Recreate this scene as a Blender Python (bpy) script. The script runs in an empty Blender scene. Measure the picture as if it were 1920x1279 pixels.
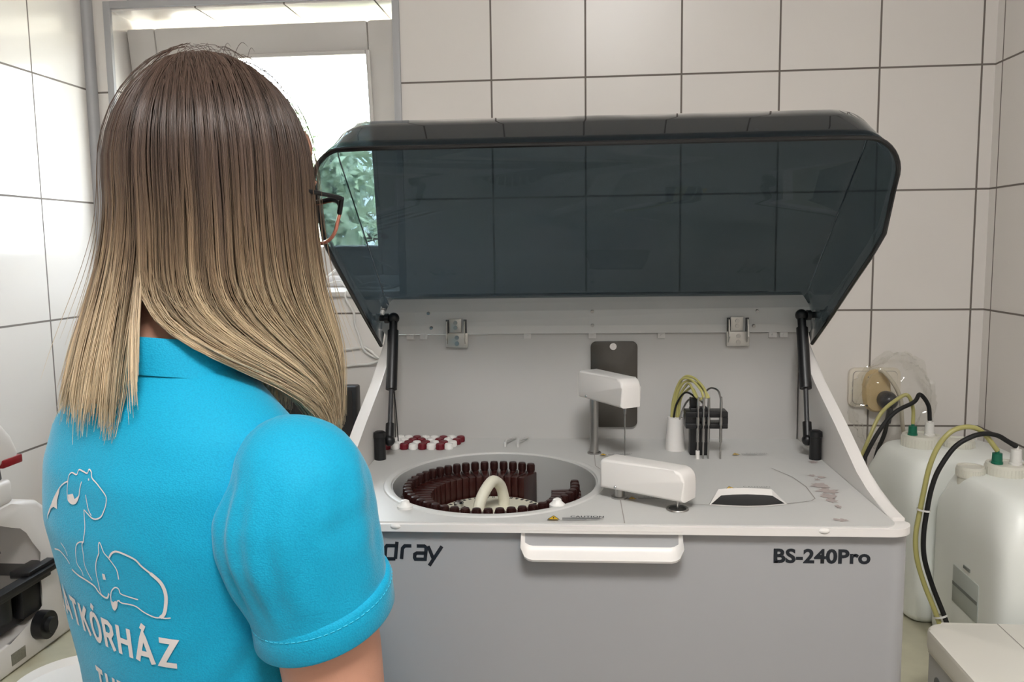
import bpy, bmesh, math, random
import numpy as np
from mathutils import Vector, Matrix, noise
from mathutils.bvhtree import BVHTree
random.seed(7)
rng = np.random.default_rng(7)
PI = math.pi
sc = bpy.context.scene
COL = sc.collection
R2D = math.radians

# ------------------------------------------------------------------ materials
def s2l(c):
    c = c / 255.0
    return c / 12.92 if c <= 0.04045 else ((c + 0.055) / 1.055) ** 2.4
def rgb(r, g, b): return (s2l(r), s2l(g), s2l(b), 1.0)

def mat(name, col, rough=0.5, metal=0.0, spec=0.5, vary=0.0, vscale=8.0, bump=0.0, bscale=200.0, coat=0.0, sub=0.0, emit=None, estr=0.0):
    m = bpy.data.materials.new(name); m.use_nodes = True
    nt = m.node_tree; N = nt.nodes; L = nt.links
    p = N['Principled BSDF']
    p.inputs['Base Color'].default_value = col
    p.inputs['Roughness'].default_value = rough
    p.inputs['Metallic'].default_value = metal
    p.inputs['Specular IOR Level'].default_value = spec
    p.inputs['Coat Weight'].default_value = coat
    if sub:
        p.inputs['Subsurface Weight'].default_value = sub
        p.inputs['Subsurface Radius'].default_value = (0.02, 0.02, 0.02)
        p.inputs['Subsurface Scale'].default_value = 0.5
    if emit:
        p.inputs['Emission Color'].default_value = emit
        p.inputs['Emission Strength'].default_value = estr
    if vary or bump:
        tc = N.new('ShaderNodeTexCoord')
    if vary:
        nz = N.new('ShaderNodeTexNoise'); nz.inputs['Scale'].default_value = vscale; nz.inputs['Detail'].default_value = 5
        L.new(tc.outputs['Object'], nz.inputs['Vector'])
        mx = N.new('ShaderNodeMix'); mx.data_type = 'RGBA'
        a = [max(0, c * (1 - vary)) for c in col[:3]] + [1]; b = [min(1, c * (1 + vary)) for c in col[:3]] + [1]
        mx.inputs[6].default_value = a; mx.inputs[7].default_value = b
        L.new(nz.outputs['Fac'], mx.inputs[0]); L.new(mx.outputs[2], p.inputs['Base Color'])
    if bump:
        nb = N.new('ShaderNodeTexNoise'); nb.inputs['Scale'].default_value = bscale; nb.inputs['Detail'].default_value = 3
        L.new(tc.outputs['Object'], nb.inputs['Vector'])
        bp = N.new('ShaderNodeBump'); bp.inputs['Strength'].default_value = bump; bp.inputs['Distance'].default_value = 0.002
        L.new(nb.outputs['Fac'], bp.inputs['Height']); L.new(bp.outputs['Normal'], p.inputs['Normal'])
    return m

def tile_mat(name, axes, offu, offv, base=(226, 221, 216), rough=0.16, tw=0.2012, th=0.25):
    m = bpy.data.materials.new(name); m.use_nodes = True
    nt = m.node_tree; N = nt.nodes; L = nt.links
    p = N['Principled BSDF']
    tc = N.new('ShaderNodeTexCoord'); sp = N.new('ShaderNodeSeparateXYZ'); cb = N.new('ShaderNodeCombineXYZ')
    L.new(tc.outputs['Object'], sp.inputs[0])
    def add(sock, v):
        a = N.new('ShaderNodeMath'); a.operation = 'ADD'; L.new(sock, a.inputs[0]); a.inputs[1].default_value = v; return a.outputs[0]
    L.new(add(sp.outputs[axes[0]], offu + tw * 50), cb.inputs[0]); L.new(add(sp.outputs[axes[1]], offv + th * 40), cb.inputs[1])
    br = N.new('ShaderNodeTexBrick'); br.offset = 0; br.squash = 1
    br.inputs['Scale'].default_value = 1; br.inputs['Brick Width'].default_value = tw; br.inputs['Row Height'].default_value = th
    br.inputs['Mortar Size'].default_value = 0.0021; br.inputs['Mortar Smooth'].default_value = 0.15; br.inputs['Bias'].default_value = 0
    c = rgb(*base); br.inputs['Color1'].default_value = c
    br.inputs['Color2'].default_value = [x * 0.985 for x in c[:3]] + [1]; br.inputs['Mortar'].default_value = rgb(118, 110, 104)
    L.new(cb.outputs[0], br.inputs['Vector'])
    nz = N.new('ShaderNodeTexNoise'); nz.inputs['Scale'].default_value = 3.0; nz.inputs['Detail'].default_value = 4
    L.new(tc.outputs['Object'], nz.inputs['Vector'])
    mp = N.new('ShaderNodeMapRange'); mp.inputs[3].default_value = 0.95; mp.inputs[4].default_value = 1.03
    L.new(nz.outputs['Fac'], mp.inputs[0])
    mx = N.new('ShaderNodeMix'); mx.data_type = 'RGBA'; mx.blend_type = 'MULTIPLY'; mx.inputs[0].default_value = 1
    L.new(br.outputs['Color'], mx.inputs[6]); L.new(mp.outputs[0], mx.inputs[7]); L.new(mx.outputs[2], p.inputs['Base Color'])
    rr = N.new('ShaderNodeMapRange'); rr.inputs[3].default_value = rough; rr.inputs[4].default_value = 0.8
    L.new(br.outputs['Fac'], rr.inputs[0]); L.new(rr.outputs[0], p.inputs['Roughness'])
    # joints are sunk, glaze is slightly wavy
    nb = N.new('ShaderNodeTexNoise'); nb.inputs['Scale'].default_value = 9; L.new(tc.outputs['Object'], nb.inputs['Vector'])
    ma = N.new('ShaderNodeMath'); ma.operation = 'MULTIPLY'; ma.inputs[1].default_value = 0.4; L.new(nb.outputs['Fac'], ma.inputs[0])
    sb = N.new('ShaderNodeMath'); sb.operation = 'SUBTRACT'; L.new(ma.outputs[0], sb.inputs[0]); L.new(br.outputs['Fac'], sb.inputs[1])
    bp = N.new('ShaderNodeBump'); bp.inputs['Strength'].default_value = 0.6; bp.inputs['Distance'].default_value = 0.002
    L.new(sb.outputs[0], bp.inputs['Height']); L.new(bp.outputs['Normal'], p.inputs['Normal'])
    return m

def clear_mat(name, tint, gloss_rough=0.02, haze=0.0, hazecol=(0.62, 0.80, 1, 1), ior=1.45):
    """thin tinted plastic or glass: tinted transparency, fresnel reflection, optional haze, on the lid standing in for window glare"""
    m = bpy.data.materials.new(name); m.use_nodes = True
    nt = m.node_tree; N = nt.nodes; L = nt.links; N.clear()
    out = N.new('ShaderNodeOutputMaterial')
    tr = N.new('ShaderNodeBsdfTransparent'); tr.inputs[0].default_value = tint
    gl = N.new('ShaderNodeBsdfGlossy'); gl.inputs['Roughness'].default_value = gloss_rough; gl.inputs[0].default_value = (1, 1, 1, 1)
    fr = N.new('ShaderNodeFresnel')
    ge = N.new('ShaderNodeNewGeometry'); im = N.new('ShaderNodeMapRange'); im.inputs[3].default_value = ior; im.inputs[4].default_value = 1 / ior
    L.new(ge.outputs['Backfacing'], im.inputs[0]); L.new(im.outputs[0], fr.inputs[0])      # same reflection from both faces of the sheet
    mx = N.new('ShaderNodeMixShader'); L.new(fr.outputs[0], mx.inputs[0]); L.new(tr.outputs[0], mx.inputs[1]); L.new(gl.outputs[0], mx.inputs[2])
    last = mx
    if haze:
        tl = N.new('ShaderNodeBsdfTranslucent'); tl.inputs[0].default_value = hazecol
        df = N.new('ShaderNodeBsdfDiffuse'); df.inputs[0].default_value = hazecol
        m2 = N.new('ShaderNodeMixShader'); m2.inputs[0].default_value = 0.06
        L.new(tl.outputs[0], m2.inputs[1]); L.new(df.outputs[0], m2.inputs[2])
        m3 = N.new('ShaderNodeMixShader'); m3.inputs[0].default_value = haze
        L.new(mx.outputs[0], m3.inputs[1]); L.new(m2.outputs[0], m3.inputs[2]); last = m3
    L.new(last.outputs[0], out.inputs[0])
    return m

W_ = {}
W_['white'] = mat('white_plastic', rgb(226, 222, 218), 0.38, vary=0.02, vscale=6)
W_['deck'] = mat('deck_plastic', rgb(195, 194, 191), 0.45, vary=0.03, vscale=9)
W_['front'] = mat('front_plastic', rgb(160, 160, 161), 0.42, vary=0.03, vscale=4)
W_['panelgrey'] = mat('panel_grey', rgb(186, 184, 181), 0.5, vary=0.03, vscale=5)
W_['plate'] = mat('plate_metal', rgb(204, 202, 199), 0.5, 0.0, vary=0.03)
W_['black'] = mat('black_plastic', rgb(18, 18, 20), 0.4)
W_['rubber'] = mat('black_rubber', rgb(14, 14, 15), 0.6)
W_['chrome'] = mat('chrome', rgb(205, 205, 205), 0.15, 1.0)
W_['steel'] = mat('brushed_steel', rgb(170, 168, 165), 0.3, 1.0, vary=0.05, vscale=60)
W_['ink'] = mat('dark_ink', rgb(20, 26, 34), 0.5)
W_['seam'] = mat('seam_grey', rgb(150, 145, 140), 0.8)  # plain grey for the joint lines
W_['yellow'] = mat('yellow_print', rgb(235, 190, 30), 0.5)
W_['cream'] = mat('cream_plastic', rgb(222, 218, 200), 0.45, vary=0.03)
W_['bowl'] = mat('bowl_grey', rgb(176, 176, 174), 0.35, vary=0.03)
W_['brown'] = mat('brown_bottle', rgb(52, 20, 16), 0.28, vary=0.25, vscale=30)
W_['browncap'] = mat('brown_cap', rgb(46, 20, 17), 0.35, vary=0.2, vscale=30)
W_['redcap'] = mat('red_cap', rgb(104, 12, 28), 0.4, vary=0.15, vscale=40)
W_['whitecap'] = mat('white_cap', rgb(228, 226, 222), 0.4)
W_['paper'] = mat('paper_label', rgb(226, 228, 234), 0.7)
W_['wash'] = mat('print_grey', rgb(120, 118, 116), 0.6)
W_['yellowtube'] = mat('yellowed_tube', rgb(176, 170, 108), 0.3, sub=0.15)
W_['hdpe'] = mat('natural_polyethylene', rgb(238, 241, 236), 0.34, vary=0.015, vscale=5)
W_['hdpecap'] = mat('cap_polyethylene', rgb(214, 212, 200), 0.45, vary=0.03)
W_['green'] = mat('green_fitting', rgb(10, 105, 80), 0.4)
W_['bench'] = mat('worktop_laminate', rgb(196, 192, 168), 0.45, vary=0.16, vscale=26)
W_['pvc'] = mat('window_pvc', rgb(196, 192, 188), 0.35, vary=0.02)
W_['trim'] = mat('edge_profile', rgb(172, 172, 174), 0.4, vary=0.02)
W_['cable'] = mat('white_cable', rgb(222, 220, 216), 0.45)
W_['beige'] = mat('aged_beige_plastic', rgb(196, 172, 128), 0.5, vary=0.12, vscale=40)
W_['socket'] = mat('socket_plastic', rgb(220, 212, 198), 0.4)
W_['plugcord'] = mat('beige_cord', rgb(196, 188, 170), 0.5)
W_['scope'] = mat('scope_enamel', rgb(214, 208, 202), 0.4, vary=0.02)
W_['scopered'] = mat('red_trim', rgb(130, 22, 30), 0.35)
W_['darkgrey'] = mat('dark_grey_plastic', rgb(52, 52, 54), 0.45)
W_['skin'] = mat('skin', rgb(205, 152, 128), 0.5, vary=0.08, vscale=35, bump=0.15, bscale=400, sub=0.12)
W_['trouser'] = mat('navy_cotton', rgb(38, 42, 58), 0.85, vary=0.1, bump=0.3, bscale=500)
W_['shoe'] = mat('white_leather', rgb(210, 208, 204), 0.5)
W_['print'] = mat('shirt_print_white', rgb(222, 216, 214), 0.7)
W_['lens'] = clear_mat('spectacle_lens', (0.93, 0.95, 0.97, 1), 0.0, 0.0)
W_['rose'] = mat('rose_frame', rgb(190, 120, 100), 0.25, 0.3, coat=0.5)
W_['hood'] = clear_mat('smoked_acrylic', (0.226, 0.260, 0.270, 1), 0.03, 0.05, ior=1.24)  # bluish haze stands in for veiling glare from the window
W_['hoodrim'] = mat('smoked_acrylic_edge', rgb(9, 10, 12), 0.2)
W_['glass'] = clear_mat('window_glass', (0.96, 0.98, 0.98, 1), 0.0, 0.0)
W_['film'] = clear_mat('plastic_film', (0.97, 0.97, 0.96, 1), 0.05, 0.014, (0.9, 0.9, 0.88, 1))
W_['smokewin'] = mat('smoked_cover', rgb(70, 66, 60), 0.25, vary=0.2, vscale=14)
W_['ceil'] = mat('ceiling_paint', rgb(226, 224, 220), 0.8, vary=0.02)
W_['floor'] = mat('floor_vinyl', rgb(150, 146, 138), 0.5, vary=0.1, vscale=12)
W_['bark'] = mat('bark', rgb(80, 66, 52), 0.9, vary=0.3, vscale=20)
W_['palebounce'] = mat('pale_bounce_ground', rgb(206, 198, 178), 0.9, vary=0.12, vscale=6)  # ground tone made pale to bounce daylight up to the window head
W_['stain'] = mat('worn_primer_patch', rgb(172, 160, 156), 0.6, vary=0.12, vscale=160)
W_['lamp'] = mat('lamp_diffuser', rgb(245, 245, 245), 0.5, emit=(1, 0.985, 0.965, 1), estr=43.0)

# ------------------------------------------------------------------ mesh helpers
def obj(name, bm, m, parent=None, smooth=True, angle=40, loc=None, rot=None):
    me = bpy.data.meshes.new(name)
    if isinstance(bm, bpy.types.Mesh): me = bm
    else:
        bmesh.ops.recalc_face_normals(bm, faces=bm.faces[:])
        bm.to_mesh(me); bm.free()
    for x in (m if isinstance(m, (list, tuple)) else [m]): me.materials.append(x)
    if smooth:
        me.shade_smooth()
        me.set_sharp_from_angle(angle=R2D(angle))
    o = bpy.data.objects.new(name, me); COL.objects.link(o)
    if parent: o.parent = parent
    if loc is not None: o.location = loc
    if rot is not None: o.rotation_euler = rot
    return o
def tag(o, label=None, cat=None, group=None, kind=None):
    if label: o['label'] = label
    if cat: o['category'] = cat
    if group: o['group'] = group
    if kind: o['kind'] = kind
    return o
def thing(name, label, cat, loc=(0, 0, 0), rz=0, group=None):
    o = bpy.data.objects.new(name, None); COL.objects.link(o); o.empty_display_size = 0.05
    o.location = loc; o.rotation_euler = (0, 0, rz)
    return tag(o, label, cat, group)
def copy_tree(o, parent=None):
    c = o.copy(); COL.objects.link(c)
    if parent: c.parent = parent
    for ch in list(o.children): copy_tree(ch, c)
    return c
def struct(name, bm, m, parent=None, smooth=False):
    o = obj(name, bm, m, parent, smooth)
    if not parent: o['kind'] = 'structure'
    return o

def B(): return bmesh.new()
def box(bm, x0, x1, y0, y1, z0, z1, bevel=0, seg=3, M=None):
    r = bmesh.ops.create_cube(bm, size=1)
    vs = r['verts']
    for v in vs: v.co = Vector(((x0 + x1) / 2 + v.co.x * (x1 - x0), (y0 + y1) / 2 + v.co.y * (y1 - y0), (z0 + z1) / 2 + v.co.z * (z1 - z0)))
    if bevel:
        es = list({e for v in vs for e in v.link_edges})
        r2 = bmesh.ops.bevel(bm, geom=es, offset=bevel, segments=seg, affect='EDGES', profile=0.5)
        vs = list({v for f in r2['faces'] for v in f.verts} | {v for v in vs if v.is_valid})
    if M is not None:
        for v in vs: v.co = M @ v.co
    return vs
def prism(bm, pts, h0, h1, axes='xy', bevel=0, seg=2):
    """extrude a 2-D outline; axes says which two coordinates the outline lives in"""
    def P(a, b, h):
        return {'xy': (a, b, h), 'yz': (h, a, b), 'xz': (a, h, b)}[axes]
    lo = [bm.verts.new(P(a, b, h0)) for a, b in pts]; hi = [bm.verts.new(P(a, b, h1)) for a, b in pts]
    n = len(pts); fs = [bm.faces.new(lo[::-1]), bm.faces.new(hi)]
    for i in range(n): fs.append(bm.faces.new((lo[i], lo[(i + 1) % n], hi[(i + 1) % n], hi[i])))
    if bevel:
        es = list({e for f in fs[:2] for e in f.edges})
        bmesh.ops.bevel(bm, geom=es, offset=bevel, segments=seg, affect='EDGES', profile=0.5)
    return lo + hi
def lathe(bm, prof, n=24, M=None, cap=True):
    """prof: list of (r, z) from bottom to top, spun about z"""
    rings = []
    for r, z in prof:
        ring = []
        for i in range(n):
            a = 2 * PI * i / n; c = Vector((r * math.cos(a), r * math.sin(a), z))
            ring.append(bm.verts.new(M @ c if M is not None else c))
        rings.append(ring)
    for a, b in zip(rings, rings[1:]):
        for i in range(n): bm.faces.new((a[i], a[(i + 1) % n], b[(i + 1) % n], b[i]))
    if cap:
        bm.faces.new(rings[0][::-1]); bm.faces.new(rings[-1])
def axis_M(p0, p1):
    p0 = Vector(p0); d = Vector(p1) - p0
    return Matrix.Translation(p0) @ d.to_track_quat('Z', 'Y').to_matrix().to_4x4(), d.length
def rod(bm, p0, p1, r0, r1=None, n=16):
    M, l = axis_M(p0, p1); lathe(bm, [(r0, 0), (r1 if r1 else r0, l)], n, M)
def ball(bm, c, r, n=16, s=(1, 1, 1)):
    rr = bmesh.ops.create_uvsphere(bm, u_segments=n, v_segments=max(6, n // 2), radius=1)
    for v in rr['verts']: v.co = Vector((c[0] + v.co.x * r * s[0], c[1] + v.co.y * r * s[1], c[2] + v.co.z * r * s[2]))
def catmull(pts, k=8):
    P = [np.array(p, float) for p in pts]; P = [2 * P[0] - P[1]] + P + [2 * P[-1] - P[-2]]
    out = []
    for i in range(1, len(P) - 2):
        for t in np.linspace(0, 1, k, endpoint=False):
            a, b, c, d = P[i - 1:i + 3]
            out.append(0.5 * ((2 * b) + (c - a) * t + (2 * a - 5 * b + 4 * c - d) * t * t + (3 * b - a - 3 * c + d) * t ** 3))
    out.append(P[-2]); return [Vector(p) for p in out]
def tube(bm, pts, r, n=10, k=8, smooth=True, radii=None):
    P = catmull(pts, k) if smooth else [Vector(p) for p in pts]
    up = Vector((0.13, 0.21, 0.97)); rings = []
    for i, p in enumerate(P):
        d = (P[min(i + 1, len(P) - 1)] - P[max(i - 1, 0)]).normalized()
        s = d.cross(up)
        if s.length < 1e-4: s = d.cross(Vector((1, 0, 0)))
        s.normalize(); u = s.cross(d).normalized(); up = u
        rr = r if radii is None else radii[min(i, len(radii) - 1)]
        rings.append([bm.verts.new(p + (s * math.cos(2 * PI * j / n) + u * math.sin(2 * PI * j / n)) * rr) for j in range(n)])
    for a, b in zip(rings, rings[1:]):
        for i in range(n): bm.faces.new((a[i], a[(i + 1) % n], b[(i + 1) % n], b[i]))
    bm.faces.new(rings[0][::-1]); bm.faces.new(rings[-1])
def loft(bm, rings, n=32, cap=True):
    """rings: (cx, cy, cz, a, b, exponent[, Matrix3]) superellipses stacked along their own normals"""
    RR = []
    for g in rings:
        cx, cy, cz, a, b, e = g[:6]; M = g[6] if len(g) > 6 else Matrix.Identity(3); ring = []
        for i in range(n):
            t = 2 * PI * i / n; c, s = math.cos(t), math.sin(t)
            x = a * math.copysign(abs(c) ** (2 / e), c); y = b * math.copysign(abs(s) ** (2 / e), s)
            ring.append(bm.verts.new(Vector((cx, cy, cz)) + M @ Vector((x, y, 0))))
        RR.append(ring)
    for p, q in zip(RR, RR[1:]):
        for i in range(n): bm.faces.new((p[i], p[(i + 1) % n], q[(i + 1) % n], q[i]))
    if cap: bm.faces.new(RR[0][::-1]); bm.faces.new(RR[-1])
    return RR
def limb(bm, pts, n=24):
    """tapered limb through (x,y,z,r) joints, rounded ends"""
    P = [Vector(p[:3]) for p in pts]; rings = []
    for i, p in enumerate(P):
        d = (P[min(i + 1, len(P) - 1)] - P[max(i - 1, 0)]).normalized()
        q = d.to_track_quat('Z', 'Y').to_matrix(); r = pts[i][3]; r2 = pts[i][4] if len(pts[i]) > 4 else r
        rings.append((p.x, p.y, p.z, r, r2, 2, q))
    loft(bm, rings, n)
def text_bm(s, size, bold=0.0, shear=0.0, spacing=1.0, align='LEFT', depth=0.0):
    cu = bpy.data.curves.new('txt', 'FONT'); cu.body = s; cu.size = size; cu.offset = bold; cu.shear = shear
    cu.space_character = spacing; cu.align_x = align; cu.extrude = depth; cu.resolution_u = 4
    o = bpy.data.objects.new('txt', cu); COL.objects.link(o)
    dg = bpy.context.evaluated_depsgraph_get(); me = bpy.data.meshes.new_from_object(o.evaluated_get(dg))
    bm = B(); bm.from_mesh(me); bpy.data.meshes.remove(me); bpy.data.objects.remove(o); bpy.data.curves.remove(cu)
    return bm
def xform(bm, M):
    bmesh.ops.transform(bm, matrix=M, verts=bm.verts[:]); return bm
def strokes(bm, lines, w, place):
    """thick flat strokes: each line a list of 2-D points (optional width); place maps 2-D to 3-D"""
    for ln in lines:
        ww = w
        if isinstance(ln, tuple): ln, ww = ln
        P = [Vector((p[0], p[1])) for p in ln]; Lr = []
        for i, p in enumerate(P):
            a = P[max(i - 1, 0)]; b = P[min(i + 1, len(P) - 1)]
            d1 = (p - a).normalized() if i else (b - p).normalized(); d2 = (b - p).normalized() if i < len(P) - 1 else d1
            t = (d1 + d2); t = t.normalized() if t.length > 1e-6 else d1
            nrm = Vector((-t.y, t.x)); k = max(0.5, nrm.dot(Vector((-d1.y, d1.x))))
            Lr.append((bm.verts.new(place(p + nrm * ww / 2 / k)), bm.verts.new(place(p - nrm * ww / 2 / k))))
        for (a, b), (c, d) in zip(Lr, Lr[1:]): bm.faces.new((a, b, d, c))
def remeshed(bm, voxel, it=6, fac=0.5):
    bmesh.ops.recalc_face_normals(bm, faces=bm.faces[:])
    me = bpy.data.meshes.new('tmp'); bm.to_mesh(me); bm.free()
    o = bpy.data.objects.new('tmp', me); COL.objects.link(o)
    md = o.modifiers.new('r', 'REMESH'); md.mode = 'VOXEL'; md.voxel_size = voxel
    if it:
        ms = o.modifiers.new('s', 'SMOOTH'); ms.iterations = it; ms.factor = fac
    dg = bpy.context.evaluated_depsgraph_get(); r = bpy.data.meshes.new_from_object(o.evaluated_get(dg))
    bpy.data.objects.remove(o); bpy.data.meshes.remove(me)
    return r
def sm(t): t = max(0.0, min(1.0, t)); return t * t * (3 - 2 * t)
ORD = ['first', 'second', 'third', 'fourth', 'fifth', 'sixth', 'seventh', 'eighth', 'ninth', 'tenth', 'eleventh', 'twelfth', 'thirteenth', 'fourteenth', 'fifteenth', 'sixteenth', 'seventeenth', 'eighteenth']

# ------------------------------------------------------------------ camera
def rot(p, y, r):
    cy, sy = math.cos(y), math.sin(y)
    f = np.array([-sy * math.cos(p), cy * math.cos(p), -math.sin(p)]); rt = np.array([cy, sy, 0.0]); dn = np.cross(f, rt)
    c, s = math.cos(r), math.sin(r)
    return c * rt + s * dn, -s * rt + c * dn, f
cr, cd, cf = rot(0.1111, 0.0922, 0.0137)
cam = bpy.data.cameras.new('camera'); co = bpy.data.objects.new('camera', cam); COL.objects.link(co)
Mx = Matrix(((cr[0], -cd[0], -cf[0], 0.0052), (cr[1], -cd[1], -cf[1], -1.8354), (cr[2], -cd[2], -cf[2], 1.492), (0, 0, 0, 1)))
co.matrix_world = Mx; cam.sensor_width = 36; cam.lens = 1568.03 / 1920 * 36; cam.clip_start = 0.02
sc.camera = co

# ------------------------------------------------------------------ the room
XL, XR, YB, ZC = -1.1063, 0.831, -3.3, 2.62
WX0, WX1, WZ0, WZ1, RD = -1.058, -0.404, 1.388, 2.034, 0.25
T_back = tile_mat('tile_back', (0, 2), 0.0, -1.85, rough=0.3)
T_side = tile_mat('tile_side', (1, 2), 0.03, -1.85)
T_left = tile_mat('tile_left', (1, 2), 0.0, -1.8548, rough=0.12)
T_flat = tile_mat('tile_reveal', (0, 1), 0.05, 0.02)
bm = B(); box(bm, XL - 0.3, XR + 0.3, YB - 0.3, 0.3, -0.1, 0); struct('floor', bm, W_['floor'])
bm = B(); box(bm, XL - 0.3, XR + 0.3, YB - 0.3, 0.3, ZC, ZC + 0.1); struct('ceiling', bm, W_['ceil'])
bm = B()
box(bm, XL, WX0, 0, RD, 0, ZC); box(bm, WX1, XR, 0, RD, 0, ZC); box(bm, WX0, WX1, 0, RD, 0, WZ0); box(bm, WX0, WX1, 0, RD, WZ1, ZC)
struct('wall_back', bm, T_back)
bm = B(); box(bm, XL - 0.2, XL, YB, RD, 0, ZC); struct('wall_left', bm, T_left)
bm = B(); box(bm, XR, XR + 0.2, YB, RD, 0, ZC); struct('wall_right', bm, T_side)
bm = B(); box(bm, XL - 0.2, XR + 0.2, YB - 0.2, YB, 0, ZC); struct('wall_rear', bm, T_back)
# tiled lining of the window recess (left cheek, right cheek, head) and the sill
bm = B(); box(bm, WX0, WX0 + 0.008, 0.004, RD, WZ0, WZ1); struct('trim_1', bm, T_left)
bm = B(); box(bm, WX1 - 0.008, WX1, 0.004, RD, WZ0, WZ1); struct('trim_2', bm, T_left)
bm = B(); box(bm, WX0 + 0.008, WX1 - 0.008, 0.004, RD, WZ1 - 0.008, WZ1); struct('trim_3', bm, T_flat)
bm = B(); box(bm, WX0 + 0.008, WX1 - 0.008, -0.012, RD, WZ0 - 0.0, WZ0 + 0.012, 0.003, 2)
struct('trim_4', bm, mat('sill_tile', rgb(206, 202, 198), 0.25, vary=0.03), None)
# edge profiles round the recess and in the left corner
bm = B()
box(bm, WX0 - 0.006, WX0 + 0.010, -0.005, 0.006, WZ0, WZ1 + 0.012, 0.002, 2)
box(bm, WX1 - 0.010, WX1 + 0.006, -0.005, 0.006, WZ0, WZ1 + 0.012, 0.002, 2)
box(bm, WX0 + 0.009, WX1 - 0.009, -0.005, 0.006, WZ1 - 0.004, WZ1 + 0.012, 0.002, 2)
struct('trim_5', bm, W_['trim'], smooth=True)
bm = B(); lathe(bm, [(0.014, 0), (0.014, ZC)], 16, Matrix.Translation((XL + 0.004, -0.006, 0))); struct('trim_6', bm, W_['trim'], smooth=True)

# window: fixed frame, sash tilted into the room, pane, bead, handle
win = bpy.data.objects.new('window_1', None); COL.objects.link(win); win.location = ((WX0 + WX1) / 2, 0.2, WZ0 + 0.012); win['kind'] = 'structure'
hw = (WX1 - WX0) / 2 - 0.009; wh = WZ1 - WZ0 - 0.021
def frame(bm, x0, x1, z0, z1, t, y0, y1, bev=0.004):
    box(bm, x0, x0 + t, y0, y1, z0, z1, bev, 2); box(bm, x1 - t, x1, y0, y1, z0, z1, bev, 2)
    box(bm, x0 + t, x1 - t, y0, y1, z0, z0 + t, bev, 2); box(bm, x0 + t, x1 - t, y0, y1, z1 - t, z1, bev, 2)
bm = B(); frame(bm, -hw, hw, 0, wh, 0.035, 0.0, 0.045); obj('window_frame', bm, W_['pvc'], win)
bm = B(); SH, SW = 0.574, 0.313; frame(bm, -SW, SW, 0, SH, 0.066, -0.03, 0.03, 0.006)
sash = obj('sash', bm, W_['pvc'], win, loc=(0, -0.04, 0.034), rot=(R2D(8.0), 0, 0))
bm = B(); frame(bm, -SW + 0.062, SW - 0.062, 0.062, SH - 0.062, 0.010, -0.036, -0.012, 0.003); obj('glazing_bead', bm, W_['pvc'], sash)
bm = B(); box(bm, -SW + 0.060, SW - 0.060, -0.004, 0.004, 0.060, SH - 0.060); obj('pane', bm, W_['glass'], sash, False)

# bench along the back wall
BZ = 0.80
bm = B(); box(bm, XL + 0.004, XR - 0.004, -0.955, -0.003, BZ - 0.04, BZ, 0.004, 2)
wt = obj('worktop', bm, W_['bench']); tag(wt, 'cream mottled worktop running along the tiled back wall', 'worktop')
# ceiling lamp
lt = thing('ceiling_lamp', 'round white ceiling lamp just behind the camera', 'lamp', (0.10, -2.06, ZC))
bm = B(); lathe(bm, [(0.27, -0.03), (0.28, -0.02), (0.28, 0.0)], 40); obj('base', bm, W_['white'], lt)
bm = B(); lathe(bm, [(0.02, -0.085), (0.16, -0.075), (0.24, -0.05), (0.265, -0.03)], 40); obj('lamp_shade', bm, W_['lamp'], lt)
# ------------------------------------------------------------------ chemistry analyser
MX, MY, MA = 0.0185, -0.918, R2D(1.0)
an = thing('chemistry_analyzer', 'white benchtop chemistry analyser with raised smoked lid and model lettering', 'analyzer', (MX, MY, BZ), MA)
DK = 0.38
HWID = 0.345
# cabinet below the deck, with rounded front corners
def rrect(x0, x1, y0, y1, r, n=6, corners=(1, 1, 1, 1)):
    P = []
    for k, (cx, cy, a0) in enumerate(((x0 + r, y0 + r, 180), (x1 - r, y0 + r, 270), (x1 - r, y1 - r, 0), (x0 + r, y1 - r, 90))):
        if corners[k]:
            for i in range(n + 1):
                a = R2D(a0 + 90 * i / n); P.append((cx + r * math.cos(a), cy + r * math.sin(a)))
        else: P.append(((x0, y0), (x1, y0), (x1, y1), (x0, y1))[k])
    return P
bm = B(); prism(bm, rrect(-HWID, HWID, 0.034, 0.545, 0.004), 0.012, 0.262); obj('housing', bm, W_['white'], an)
bm = B(); prism(bm, rrect(-HWID + 0.001, HWID - 0.001, 0.010, 0.033, 0.0225, 8, (1, 1, 0, 0)), 0.012, 0.371, 'xy', 0.002); fp = obj('front_panel', bm, W_['front'], an); fp['label'] = 'pale grey front panel'
for sx in (-1, 1):
    for y in (0.05, 0.48):
        bm = B(); lathe(bm, [(0.018, 0), (0.018, 0.013)], 16, Matrix.Translation((sx * 0.29, y, 0))); obj('foot', bm, W_['rubber'], an)
# deck with the reagent opening
CX, CY, RX, RY = -0.1375, 0.181, 0.137, 0.147
bm = B()
outer = rrect(-0.328, 0.328, 0.006, 0.432, 0.018, 6, (1, 1, 0, 0))
def on_outline(a):
    d = Vector((math.cos(a), math.sin(a))); best = None
    for i in range(len(outer)):
        p = Vector(outer[i]) - Vector((CX, CY)); q = Vector(outer[(i + 1) % len(outer)]) - Vector((CX, CY)); e = q - p
        den = d.x * e.y - d.y * e.x
        if abs(den) < 1e-12: continue
        t = (p.x * e.y - p.y * e.x) / den; s = (p.x * d.y - p.y * d.x) / den
        if t > 0 and -1e-5 <= s <= 1 + 1e-5 and (best is None or t < best): best = t
    return (CX + d.x * best, CY + d.y * best)
angs = sorted(set([2 * PI * i / 96 for i in range(96)] + [math.atan2(p[1] - CY, p[0] - CX) % (2 * PI) for p in outer]))
prof = [(1.0, -0.014), (1.0, -0.003), (1.012, 0.0015), (1.05, 0.0025), (1.075, 0.0015), (1.085, 0.0)]
rings = []
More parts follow.
